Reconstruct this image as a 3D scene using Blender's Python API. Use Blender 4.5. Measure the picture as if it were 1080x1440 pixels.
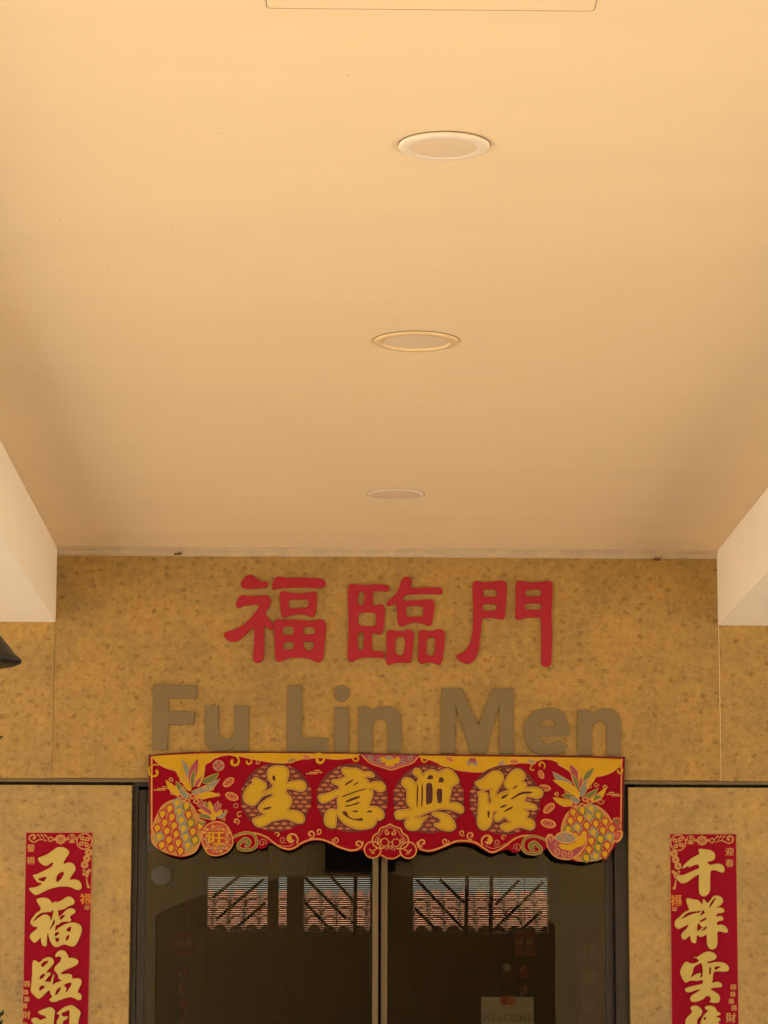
import bpy, bmesh, math, random
from mathutils import Vector, Matrix
from mathutils.geometry import tessellate_polygon
R = math.radians
random.seed(7)
scene = bpy.context.scene
for o in list(bpy.data.objects):
    bpy.data.objects.remove(o)
COL = scene.collection

# ------------------------------------------------------------------ camera
FPX, CX, CY = 4300.0, 540.0, 720.0            # focal length and centre in photo pixels
VPX, VPY, ROLL = 452.0, 1480.0, 0.0058        # vanishing point of the porch's depth lines
EYE = Vector((0.0, -11.7, 1.55))
cdir = Vector(((VPX - CX) / FPX, -(VPY - CY) / FPX, -1.0)).normalized()
cup = Vector((ROLL, 1.0, 0.0))
cup = (cup - cup.dot(cdir) * cdir).normalized()
cright = cdir.cross(cup)
RT = Matrix((cright, cdir, cup))              # camera -> world
cam_data = bpy.data.cameras.new('camera')
cam = bpy.data.objects.new('camera', cam_data)
COL.objects.link(cam)
cam.matrix_world = Matrix.Translation(EYE) @ RT.to_4x4()
cam_data.sensor_fit = 'HORIZONTAL'
cam_data.sensor_width = 36.0
cam_data.lens = FPX / 1080.0 * 36.0
cam_data.clip_start = 0.05
cam_data.clip_end = 2000.0
scene.camera = cam

# ------------------------------------------------------------------ sky, sun, exposure
SUN_TRAVEL = Vector((0.20, 0.48, -0.85)).normalized()
to_sun = -SUN_TRAVEL
world = bpy.data.worlds.new('World')
scene.world = world
world.use_nodes = True
wn = world.node_tree.nodes
wl = world.node_tree.links
wn.clear()
w_out = wn.new('ShaderNodeOutputWorld')
w_bg = wn.new('ShaderNodeBackground')
w_sky = wn.new('ShaderNodeTexSky')
w_sky.sky_type = 'NISHITA'
w_sky.sun_disc = False
w_sky.sun_elevation = math.asin(to_sun.z)
w_sky.sun_rotation = math.atan2(to_sun.x, to_sun.y)
w_sky.dust_density = 4.0
w_bg.inputs['Strength'].default_value = 0.10
wl.new(w_sky.outputs[0], w_bg.inputs[0])
wl.new(w_bg.outputs[0], w_out.inputs[0])
sun_data = bpy.data.lights.new('sun', 'SUN')
sun_data.energy = 5.0
sun_data.angle = R(0.53)
sun_data.color = (1.0, 0.95, 0.875)
sun = bpy.data.objects.new('sun', sun_data)
COL.objects.link(sun)
sun.location = (-20, -20, 25)
sun.rotation_euler = SUN_TRAVEL.to_track_quat('-Z', 'Y').to_euler()
vs = scene.view_settings
vs.view_transform = 'Standard'
vs.look = 'None'
vs.gamma = 1.0
vs.use_curve_mapping = False
vs.exposure = 2.57
scene.cycles.use_denoising = True
scene.cycles.max_bounces = 12
scene.cycles.diffuse_bounces = 8
scene.cycles.transparent_max_bounces = 16
scene.cycles.caustics_reflective = False
scene.cycles.caustics_refractive = False
scene.cycles.sample_clamp_indirect = 8.0

# ------------------------------------------------------------------ helpers
def W(px, py, y=0.0):
    """photo pixel -> point on the vertical plane at depth y"""
    d = RT @ Vector(((px - CX) / FPX, -(py - CY) / FPX, -1.0))
    t = (y - EYE.y) / d.y
    return EYE + t * d

def tag(o, label=None, cat=None, group=None, kind=None):
    if label: o['label'] = label
    if cat: o['category'] = cat
    if group: o['group'] = group
    if kind: o['kind'] = kind
    return o

def thing(name, label, cat, loc, group=None):
    e = bpy.data.objects.new(name, None)
    COL.objects.link(e)
    e.empty_display_size = 0.1
    e.location = loc
    return tag(e, label, cat, group)

def wloc(o):
    v = Vector((0, 0, 0))
    while o is not None:
        v = v + o.location
        o = o.parent
    return v

def mesh_obj(name, verts, faces, mats, parent=None, fmat=None, smooth=False):
    off = wloc(parent) if parent is not None else Vector((0, 0, 0))
    me = bpy.data.meshes.new(name)
    me.from_pydata([tuple(Vector(v) - off) for v in verts], [], faces)
    if not isinstance(mats, (list, tuple)):
        mats = [mats]
    for m in mats:
        me.materials.append(m)
    if fmat:
        for p, i in zip(me.polygons, fmat):
            p.material_index = i
    if smooth:
        for p in me.polygons:
            p.use_smooth = True
    me.update()
    o = bpy.data.objects.new(name, me)
    COL.objects.link(o)
    if parent is not None:
        o.parent = parent
    return o

BOXF = [(0, 3, 2, 1), (4, 5, 6, 7), (0, 1, 5, 4), (1, 2, 6, 5), (2, 3, 7, 6), (3, 0, 4, 7)]
def box_vf(x0, x1, y0, y1, z0, z1):
    return ([(x0, y0, z0), (x1, y0, z0), (x1, y1, z0), (x0, y1, z0),
             (x0, y0, z1), (x1, y0, z1), (x1, y1, z1), (x0, y1, z1)], BOXF)

def box(name, x0, x1, y0, y1, z0, z1, mat, parent=None, bevel=0.0):
    v, f = box_vf(x0, x1, y0, y1, z0, z1)
    o = mesh_obj(name, v, f, mat, parent)
    if bevel > 0:
        bm = bmesh.new(); bm.from_mesh(o.data)
        bmesh.ops.bevel(bm, geom=bm.edges[:], offset=bevel, segments=2, profile=0.5, affect='EDGES')
        bm.to_mesh(o.data); bm.free()
    return o

def join_vf(parts):
    V, F = [], []
    for v, f in parts:
        b = len(V)
        V += v
        F += [tuple(i + b for i in q) for q in f]
    return V, F

def bar_vf(a, b, w, d):
    """flat bar between two points, w in the x-z plane, d along y"""
    a, b = Vector(a), Vector(b)
    t = (b - a).normalized()
    n = Vector((-t.z, 0, t.x)).normalized() * (w / 2)
    dy = Vector((0, d / 2, 0))
    v = [a - n - dy, a + n - dy, b + n - dy, b - n - dy, a - n + dy, a + n + dy, b + n + dy, b - n + dy]
    return v, [(0, 1, 2, 3), (7, 6, 5, 4), (0, 4, 5, 1), (1, 5, 6, 2), (2, 6, 7, 3), (3, 7, 4, 0)]

def lathe_vf(profile, cx, cy, seg=48, caps=True):
    V, F = [], []
    n = len(profile)
    for i in range(seg):
        a = 2 * math.pi * i / seg
        for r, z in profile:
            V.append((cx + r * math.cos(a), cy + r * math.sin(a), z))
    for i in range(seg):
        j = (i + 1) % seg
        for k in range(n - 1):
            F.append((i * n + k, j * n + k, j * n + k + 1, i * n + k + 1))
    return V, F

def tube_vf(pts, rad, seg=8):
    V, F = [], []
    pts = [Vector(p) for p in pts]
    for i, p in enumerate(pts):
        t = (pts[min(i + 1, len(pts) - 1)] - pts[max(i - 1, 0)]).normalized()
        u = t.cross(Vector((0.31, 0.17, 0.93)))
        if u.length < 1e-4: u = t.cross(Vector((1, 0, 0)))
        u.normalize()
        w = t.cross(u)
        r = rad[i] if isinstance(rad, (list, tuple)) else rad
        for k in range(seg):
            a = 2 * math.pi * k / seg
            V.append(p + (u * math.cos(a) + w * math.sin(a)) * r)
    for i in range(len(pts) - 1):
        for k in range(seg):
            l = (k + 1) % seg
            F.append((i * seg + k, i * seg + l, (i + 1) * seg + l, (i + 1) * seg + k))
    F.append(tuple(range(seg - 1, -1, -1)))
    F.append(tuple((len(pts) - 1) * seg + k for k in range(seg)))
    return V, F

# ------------------------------------------------------------------ materials
MATS = {}
def mat(name, color, rough=0.6, metallic=0.0, spec=0.5, var=0.0, vscale=6.0, bump=0.0, bscale=80.0, wave=0.0, specks=False):
    m = bpy.data.materials.new(name)
    m.use_nodes = True
    nt = m.node_tree
    b = nt.nodes['Principled BSDF']
    b.inputs['Base Color'].default_value = (*color, 1)
    b.inputs['Roughness'].default_value = rough
    b.inputs['Metallic'].default_value = metallic
    b.inputs['Specular IOR Level'].default_value = spec
    tc = nt.nodes.new('ShaderNodeTexCoord')
    if var > 0:
        n = nt.nodes.new('ShaderNodeTexNoise')
        n.inputs['Scale'].default_value = vscale
        n.inputs['Detail'].default_value = 6
        n.inputs['Roughness'].default_value = 0.6
        nt.links.new(tc.outputs['Object'], n.inputs['Vector'])
        mx = nt.nodes.new('ShaderNodeMix'); mx.data_type = 'RGBA'
        mx.inputs[6].default_value = (*[c * (1 - var) for c in color], 1)
        mx.inputs[7].default_value = (*[min(1, c * (1 + var)) for c in color], 1)
        nt.links.new(n.outputs['Fac'], mx.inputs[0])
        nt.links.new(mx.outputs[2], b.inputs['Base Color'])
    if bump > 0:
        n2 = nt.nodes.new('ShaderNodeTexNoise')
        n2.inputs['Scale'].default_value = bscale
        n2.inputs['Detail'].default_value = 4
        nt.links.new(tc.outputs['Object'], n2.inputs['Vector'])
        bp = nt.nodes.new('ShaderNodeBump')
        bp.inputs['Strength'].default_value = bump
        bp.inputs['Distance'].default_value = 0.01
        nt.links.new(n2.outputs['Fac'], bp.inputs['Height'])
        nt.links.new(bp.outputs['Normal'], b.inputs['Normal'])
    if wave > 0:                                   # soft undulation of thin cloth, paper or skimmed plaster
        n3 = nt.nodes.new('ShaderNodeTexNoise')
        n3.inputs['Scale'].default_value = 4.5; n3.inputs['Detail'].default_value = 1.5
        nt.links.new(tc.outputs['Object'], n3.inputs['Vector'])
        bw = nt.nodes.new('ShaderNodeBump'); bw.inputs['Strength'].default_value = 1.0
        bw.inputs['Distance'].default_value = wave
        nt.links.new(n3.outputs['Fac'], bw.inputs['Height'])
        if bump > 0: nt.links.new(bp.outputs['Normal'], bw.inputs['Normal'])
        nt.links.new(bw.outputs['Normal'], b.inputs['Normal'])
    if specks:                                     # sparse fly specks and faint roller patches
        v = nt.nodes.new('ShaderNodeTexVoronoi'); v.inputs['Scale'].default_value = 1.7
        v.voronoi_dimensions = '2D'
        nt.links.new(tc.outputs['Object'], v.inputs['Vector'])
        mr = nt.nodes.new('ShaderNodeMapRange'); mr.inputs[1].default_value = 0.003; mr.inputs[2].default_value = 0.0075
        mr.inputs[3].default_value = 0.40; mr.inputs[4].default_value = 0.0
        nt.links.new(v.outputs['Distance'], mr.inputs[0])
        st = nt.nodes.new('ShaderNodeMapping'); st.inputs['Scale'].default_value = (0.9, 4.5, 1)
        nt.links.new(tc.outputs['Object'], st.inputs['Vector'])
        n4 = nt.nodes.new('ShaderNodeTexNoise'); n4.inputs['Scale'].default_value = 1.2; n4.inputs['Detail'].default_value = 5
        nt.links.new(st.outputs[0], n4.inputs['Vector'])
        r4 = nt.nodes.new('ShaderNodeMapRange'); r4.inputs[1].default_value = 0.3; r4.inputs[2].default_value = 0.7
        r4.inputs[3].default_value = 0.985; r4.inputs[4].default_value = 1.013
        nt.links.new(n4.outputs['Fac'], r4.inputs[0])
        scl = nt.nodes.new('ShaderNodeVectorMath'); scl.operation = 'SCALE'
        nt.links.new(mx.outputs[2], scl.inputs[0]); nt.links.new(r4.outputs[0], scl.inputs['Scale'])
        m2 = nt.nodes.new('ShaderNodeMix'); m2.data_type = 'RGBA'
        m2.inputs[7].default_value = (0.16, 0.11, 0.06, 1)
        nt.links.new(mr.outputs[0], m2.inputs[0]); nt.links.new(scl.outputs[0], m2.inputs[6])
        nt.links.new(m2.outputs[2], b.inputs['Base Color'])
    MATS[name] = m
    return m

def wallpaper(name, base, seed, spot=0.66):
    """amber mottled wall covering with smudgy brown flecks"""
    m = bpy.data.materials.new(name); m.use_nodes = True
    nt = m.node_tree; N = nt.nodes; L = nt.links
    b = N['Principled BSDF']
    b.inputs['Roughness'].default_value = 0.55
    b.inputs['Specular IOR Level'].default_value = 0.3
    tc = N.new('ShaderNodeTexCoord')
    mp = N.new('ShaderNodeMapping')
    mp.inputs['Location'].default_value = seed
    L.new(tc.outputs['Object'], mp.inputs['Vector'])
    # large clouds: amber to grey-green ochre
    n1 = N.new('ShaderNodeTexNoise'); n1.inputs['Scale'].default_value = 5.5
    n1.inputs['Detail'].default_value = 5; n1.inputs['Roughness'].default_value = 0.62
    L.new(mp.outputs[0], n1.inputs['Vector'])
    r1 = N.new('ShaderNodeValToRGB')
    r1.color_ramp.elements[0].position = 0.32
    r1.color_ramp.elements[0].color = (base[0] * 0.84, base[1] * 0.87, base[2] * 1.0, 1)
    r1.color_ramp.elements[1].position = 0.68
    r1.color_ramp.elements[1].color = (base[0] * 1.13, base[1] * 1.1, base[2] * 0.96, 1)
    L.new(n1.outputs['Fac'], r1.inputs[0])
    # fine fibrous mottling
    n2 = N.new('ShaderNodeTexNoise'); n2.inputs['Scale'].default_value = 42
    n2.inputs['Detail'].default_value = 6; n2.inputs['Roughness'].default_value = 0.7
    L.new(mp.outputs[0], n2.inputs['Vector'])
    r2 = N.new('ShaderNodeMapRange')
    r2.inputs[1].default_value = 0.3; r2.inputs[2].default_value = 0.7
    r2.inputs[3].default_value = 0.80; r2.inputs[4].default_value = 1.15
    L.new(n2.outputs['Fac'], r2.inputs[0])
    mul = N.new('ShaderNodeVectorMath'); mul.operation = 'SCALE'
    L.new(r1.outputs[0], mul.inputs[0]); L.new(r2.outputs[0], mul.inputs['Scale'])
    # flecks: jittered cells, each a ragged smudge
    nd = N.new('ShaderNodeTexNoise'); nd.inputs['Scale'].default_value = 60; nd.inputs['Detail'].default_value = 3
    L.new(mp.outputs[0], nd.inputs['Vector'])
    sub = N.new('ShaderNodeVectorMath'); sub.operation = 'SUBTRACT'
    sub.inputs[1].default_value = (0.5, 0.5, 0.5)
    L.new(nd.outputs['Color'], sub.inputs[0])
    sc = N.new('ShaderNodeVectorMath'); sc.operation = 'SCALE'; sc.inputs['Scale'].default_value = 0.035
    L.new(sub.outputs[0], sc.inputs[0])
    add = N.new('ShaderNodeVectorMath'); add.operation = 'ADD'
    L.new(mp.outputs[0], add.inputs[0]); L.new(sc.outputs[0], add.inputs[1])
    flat = N.new('ShaderNodeVectorMath'); flat.operation = 'MULTIPLY'
    flat.inputs[1].default_value = (17.0, 22.5, 0.0)
    sp = N.new('ShaderNodeSeparateXYZ'); cb = N.new('ShaderNodeCombineXYZ')
    L.new(add.outputs[0], sp.inputs[0]); L.new(sp.outputs[0], cb.inputs[0]); L.new(sp.outputs[2], cb.inputs[1])
    L.new(cb.outputs[0], flat.inputs[0])
    def cells(offset, scale, r_in, r_out, keep):
        o2 = N.new('ShaderNodeVectorMath'); o2.operation = 'ADD'; o2.inputs[1].default_value = offset
        L.new(flat.outputs[0], o2.inputs[0])
        v = N.new('ShaderNodeTexVoronoi'); v.voronoi_dimensions = '2D'; v.inputs['Scale'].default_value = scale
        v.inputs['Randomness'].default_value = 0.75
        L.new(o2.outputs[0], v.inputs['Vector'])
        mr = N.new('ShaderNodeMapRange'); mr.interpolation_type = 'SMOOTHSTEP'
        mr.inputs[1].default_value = r_in; mr.inputs[2].default_value = r_out
        mr.inputs[3].default_value = 1; mr.inputs[4].default_value = 0
        L.new(v.outputs['Distance'], mr.inputs[0])
        sx = N.new('ShaderNodeSeparateColor'); L.new(v.outputs['Color'], sx.inputs[0])
        k = N.new('ShaderNodeMapRange'); k.inputs[1].default_value = keep; k.inputs[2].default_value = 1.0
        k.inputs[3].default_value = 0.15; k.inputs[4].default_value = 1.0
        L.new(sx.outputs[0], k.inputs[0])
        mu = N.new('ShaderNodeMath'); mu.operation = 'MULTIPLY'
        L.new(mr.outputs[0], mu.inputs[0]); L.new(k.outputs[0], mu.inputs[1])
        return mu
    c1 = cells((0.3, 0.7, 0), 1.0, 0.03, 0.30, 0.10)
    c2 = cells((4.1, 2.3, 0), 2.3, 0.02, 0.28, 0.30)
    n3 = N.new('ShaderNodeTexNoise'); n3.inputs['Scale'].default_value = 95; n3.inputs['Detail'].default_value = 4
    L.new(mp.outputs[0], n3.inputs['Vector'])
    r3 = N.new('ShaderNodeMapRange'); r3.inputs[1].default_value = 0.30; r3.inputs[2].default_value = 0.52
    L.new(n3.outputs['Fac'], r3.inputs[0])
    s1 = N.new('ShaderNodeMath'); s1.operation = 'MULTIPLY'
    L.new(c1.outputs[0], s1.inputs[0]); L.new(r3.outputs[0], s1.inputs[1])
    s2 = N.new('ShaderNodeMath'); s2.operation = 'MULTIPLY'
    L.new(c2.outputs[0], s2.inputs[0]); L.new(r3.outputs[0], s2.inputs[1])
    mxm = N.new('ShaderNodeMath'); mxm.operation = 'MAXIMUM'
    L.new(s1.outputs[0], mxm.inputs[0]); L.new(s2.outputs[0], mxm.inputs[1])
    amt = N.new('ShaderNodeMath'); amt.operation = 'MULTIPLY'; amt.inputs[1].default_value = spot; amt.use_clamp = True
    L.new(mxm.outputs[0], amt.inputs[0])
    mx = N.new('ShaderNodeMix'); mx.data_type = 'RGBA'
    L.new(amt.outputs[0], mx.inputs[0]); L.new(mul.outputs[0], mx.inputs[6])
    mx.inputs[7].default_value = (base[0] * 0.33, base[1] * 0.29, base[2] * 0.40, 1)
    L.new(mx.outputs[2], b.inputs['Base Color'])
    bp = N.new('ShaderNodeBump'); bp.inputs['Strength'].default_value = 0.15; bp.inputs['Distance'].default_value = 0.004
    L.new(n2.outputs['Fac'], bp.inputs['Height']); L.new(bp.outputs[0], b.inputs['Normal'])
    MATS[name] = m
    return m

WALLC = (0.375, 0.242, 0.071)
M_paper = wallpaper('wall_covering_upper', WALLC, (0.0, 0.0, 0.0))
M_paper_side = wallpaper('wall_covering_side', (0.385, 0.252, 0.077), (3.1, 0.0, 1.7), 0.66)
M_paper_low = wallpaper('wall_covering_lower', (0.40, 0.275, 0.098), (7.3, 0.0, 5.1), 0.60)
M_seam = mat('seam_strip', (0.66, 0.50, 0.24), 0.5)
M_ceil = mat('ceiling_paint', (0.80, 0.66, 0.44), 0.7, spec=0.25, var=0.03, vscale=1.6, bump=0.06, bscale=120, wave=0.002, specks=True)
M_white = mat('white_paint', (0.85, 0.82, 0.765), 0.65, spec=0.3, var=0.06, vscale=3.5, bump=0.08, bscale=90, wave=0.0015)
M_floor = mat('porch_paving', (0.43, 0.41, 0.365), 0.7, var=0.12, vscale=3.0)
M_ground = mat('tan_paving', (0.50, 0.39, 0.25), 0.85, var=0.12, vscale=0.8)
M_trim = mat('light_trim', (0.80, 0.72, 0.60), 0.4, var=0.02)
M_trim_cream = mat('cream_trim', (0.80, 0.62, 0.36), 0.22, var=0.02)
M_diff = mat('opal_diffuser', (0.72, 0.60, 0.43), 0.5)
M_red = mat('red_letter', (0.355, 0.018, 0.033), 0.5, spec=0.2, var=0.05, vscale=9)
M_red_side = M_red
M_grey = mat('taupe_letter', (0.188, 0.137, 0.064), 0.5, spec=0.4, var=0.04, vscale=4)
M_bred = mat('banner_red', (0.245, 0.0015, 0.012), 0.8, spec=0.1, var=0.06, vscale=14, bump=0.1, bscale=500, wave=0.012)
M_bbrown = mat('banner_brown_line', (0.26, 0.105, 0.012), 0.6)
M_ochre = mat('print_ochre', (0.40, 0.20, 0.025), 0.6)
M_shade = mat('shaded_wall', (0.06, 0.045, 0.028), 0.9)  # shade below the tile eave is put into this dark colour
M_bgold = mat('banner_gold', (0.49, 0.31, 0.010), 0.42, metallic=0.25, spec=0.4, var=0.08, vscale=18, wave=0.012)
M_byel = mat('banner_yellow', (0.52, 0.31, 0.008), 0.65, spec=0.2, var=0.14, vscale=30, wave=0.012)
M_bline = mat('banner_line', (0.54, 0.27, 0.075), 0.6, spec=0.2, var=0.06, vscale=25)
M_bpink = mat('banner_pink_line', (0.44, 0.185, 0.09), 0.6)
M_bdark = mat('banner_dark_line', (0.07, 0.004, 0.004), 0.7)
M_bdisc = mat('banner_disc', (0.115, 0.012, 0.006), 0.7)
M_bfan = mat('banner_fan', (0.42, 0.14, 0.045), 0.6)
M_teal = mat('print_teal', (0.19, 0.20, 0.15), 0.6)
M_green = mat('print_green', (0.115, 0.13, 0.018), 0.6)
M_purp = mat('print_maroon', (0.29, 0.035, 0.06), 0.6)
M_bsc_red = mat('print_scale_red', (0.33, 0.02, 0.01), 0.6)
M_cred = mat('couplet_red', (0.26, 0.003, 0.018), 0.8, spec=0.12, var=0.04, vscale=10, wave=0.012)
M_cgold = mat('couplet_gold', (0.50, 0.385, 0.10), 0.40, metallic=0.2, spec=0.4, var=0.05, vscale=20, bump=0.15, bscale=300, wave=0.012)
M_corn = mat('couplet_ornament', (0.47, 0.225, 0.06), 0.55)
M_cora = mat('couplet_orange', (0.55, 0.21, 0.012), 0.5)
M_black = mat('black_metal', (0.010, 0.009, 0.008), 0.45, metallic=0.2, var=0.3, vscale=30, bump=0.2, bscale=120)
M_alu = mat('bronze_aluminium', (0.16, 0.115, 0.055), 0.4, metallic=0.3, var=0.05)
M_alu_dark = mat('dark_aluminium', (0.028, 0.022, 0.014), 0.45, metallic=0.3)
M_gap2 = mat('joint_and_rim_shadow', (0.28, 0.20, 0.115), 0.9)  # hatch joint, and the shadow line painted round the downlights
M_gap = mat('dark_gap', (0.02, 0.014, 0.008), 0.9)
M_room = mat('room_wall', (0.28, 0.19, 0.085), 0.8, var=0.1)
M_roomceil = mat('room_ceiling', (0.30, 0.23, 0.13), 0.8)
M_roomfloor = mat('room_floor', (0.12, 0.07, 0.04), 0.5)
M_arch = mat('arch_wall_paint', (0.60, 0.48, 0.27), 0.75, var=0.05)
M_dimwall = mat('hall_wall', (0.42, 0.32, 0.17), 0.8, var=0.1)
M_slat = mat('blind_slat', (0.10, 0.07, 0.045), 0.6)
M_bars = mat('window_bar', (0.07, 0.052, 0.032), 0.5)
M_tile = mat('roof_tile', (0.185, 0.080, 0.045), 0.85, var=0.35, vscale=2.2)
M_dirt = mat('nest_mud', (0.14, 0.075, 0.035), 0.95, var=0.4, vscale=90, bump=0.4, bscale=300)
M_card = mat('card', (0.86, 0.83, 0.66), 0.6)
M_cardtext = mat('card_text', (0.50, 0.45, 0.30), 0.6)
M_lred = mat('logo_red', (0.55, 0.03, 0.02), 0.5)
M_lor = mat('logo_orange', (0.75, 0.25, 0.01), 0.5)
M_lmix = mat('logo_overlap', (0.68, 0.10, 0.01), 0.5)
M_scroll = mat('old_scroll_red', (0.34, 0.05, 0.04), 0.7, var=0.2, vscale=12)
M_leaf = mat('dark_leaf', (0.035, 0.045, 0.012), 0.45, var=0.2)
M_pot = mat('clay_pot', (0.20, 0.07, 0.035), 0.7, var=0.1)
M_soil = mat('soil', (0.03, 0.02, 0.012), 0.95, var=0.3, vscale=40)
M_clear = mat('suction_rubber', (0.35, 0.33, 0.28), 0.2)
M_lglass = mat('lantern_glass', (0.45, 0.36, 0.22), 0.3)

M_glass = bpy.data.materials.new('tinted_glass'); M_glass.use_nodes = True
_n = M_glass.node_tree.nodes; _l = M_glass.node_tree.links; _n.clear()
_o = _n.new('ShaderNodeOutputMaterial'); _mx = _n.new('ShaderNodeMixShader')
_t = _n.new('ShaderNodeBsdfTransparent'); _t.inputs[0].default_value = (0.42, 0.385, 0.32, 1)
_g = _n.new('ShaderNodeBsdfGlossy'); _g.inputs['Roughness'].default_value = 0.0
_g.inputs['Color'].default_value = (0.95, 0.93, 0.88, 1)
_f = _n.new('ShaderNodeFresnel'); _f.inputs['IOR'].default_value = 1.65
_l.new(_f.outputs[0], _mx.inputs[0]); _l.new(_t.outputs[0], _mx.inputs[1]); _l.new(_g.outputs[0], _mx.inputs[2])
_l.new(_mx.outputs[0], _o.inputs[0])

# ------------------------------------------------------------------ print & lettering tools (photo pixels -> wall plane)
def smooth_loop(p, sub=4):
    n = len(p); out = []
    for i in range(n):
        p0, p1, p2, p3 = p[i - 1], p[i], p[(i + 1) % n], p[(i + 2) % n]
        for k in range(sub):
            t = k / sub
            out.append(tuple(0.5 * ((2 * b) + (c - a) * t + (2 * a - 5 * b + 4 * c - d) * t * t + (3 * b - a - 3 * c + d) * t ** 3)
                             for a, b, c, d in zip(p0, p1, p2, p3)))
    return out

def smooth_open(p, sub=5):
    n = len(p); out = []
    for i in range(n - 1):
        p0, p1, p2, p3 = p[max(i - 1, 0)], p[i], p[i + 1], p[min(i + 2, n - 1)]
        for k in range(sub):
            t = k / sub
            out.append(tuple(0.5 * ((2 * b) + (c - a) * t + (2 * a - 5 * b + 4 * c - d) * t * t + (3 * b - a - 3 * c + d) * t ** 3)
                             for a, b, c, d in zip(p0, p1, p2, p3)))
    out.append(tuple(p[-1]))
    return out

def area(p):
    return 0.5 * sum(p[i][0] * p[(i + 1) % len(p)][1] - p[(i + 1) % len(p)][0] * p[i][1] for i in range(len(p)))

def inside(pt, poly):
    x, y = pt; c = False
    for i in range(len(poly)):
        (x1, y1), (x2, y2) = poly[i - 1], poly[i]
        if (y1 > y) != (y2 > y) and x < (x2 - x1) * (y - y1) / (y2 - y1) + x1:
            c = not c
    return c

def px_loops(loops, ox, oy, s, smooth=True):
    out = []
    for lp in loops:
        q = [(ox + x / s, oy + y / s) for x, y in lp]
        out.append(smooth_loop(q) if smooth else q)
    return out

def raised(name, loops_px, y_back, thick, bevel, material, parent):
    """solid raised character from outline loops in photo pixels; holes are loops inside others"""
    cu = bpy.data.curves.new('outline', 'CURVE')
    cu.dimensions = '2D'; cu.fill_mode = 'BOTH'
    cu.extrude = max(thick / 2 - bevel, 0.0005); cu.bevel_depth = bevel; cu.bevel_resolution = 1
    pts3 = [[W(x, y, y_back) for x, y in lp] for lp in loops_px]
    p2 = [[(v.x, v.z) for v in lp] for lp in pts3]
    for i, lp in enumerate(p2):
        depth = sum(inside(lp[0], q) for j, q in enumerate(p2) if j != i)
        ccw = area(lp) > 0
        if ccw != (depth % 2 == 0):
            lp = lp[::-1]
        sp = cu.splines.new('POLY'); sp.points.add(len(lp) - 1)
        for p, (a, b) in zip(sp.points, lp):
            p.co = (a, b, 0, 1)
        sp.use_cyclic_u = True
    tmp = bpy.data.objects.new('outline', cu); COL.objects.link(tmp)
    me = bpy.data.meshes.new_from_object(tmp.evaluated_get(bpy.context.evaluated_depsgraph_get()))
    V = [(v.co.x, y_back - thick / 2 - v.co.z, v.co.y) for v in me.vertices]
    F = [tuple(p.vertices) for p in me.polygons]
    bpy.data.objects.remove(tmp); bpy.data.curves.remove(cu); bpy.data.meshes.remove(me)
    return mesh_obj(name, V, F, material, parent)

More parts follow.
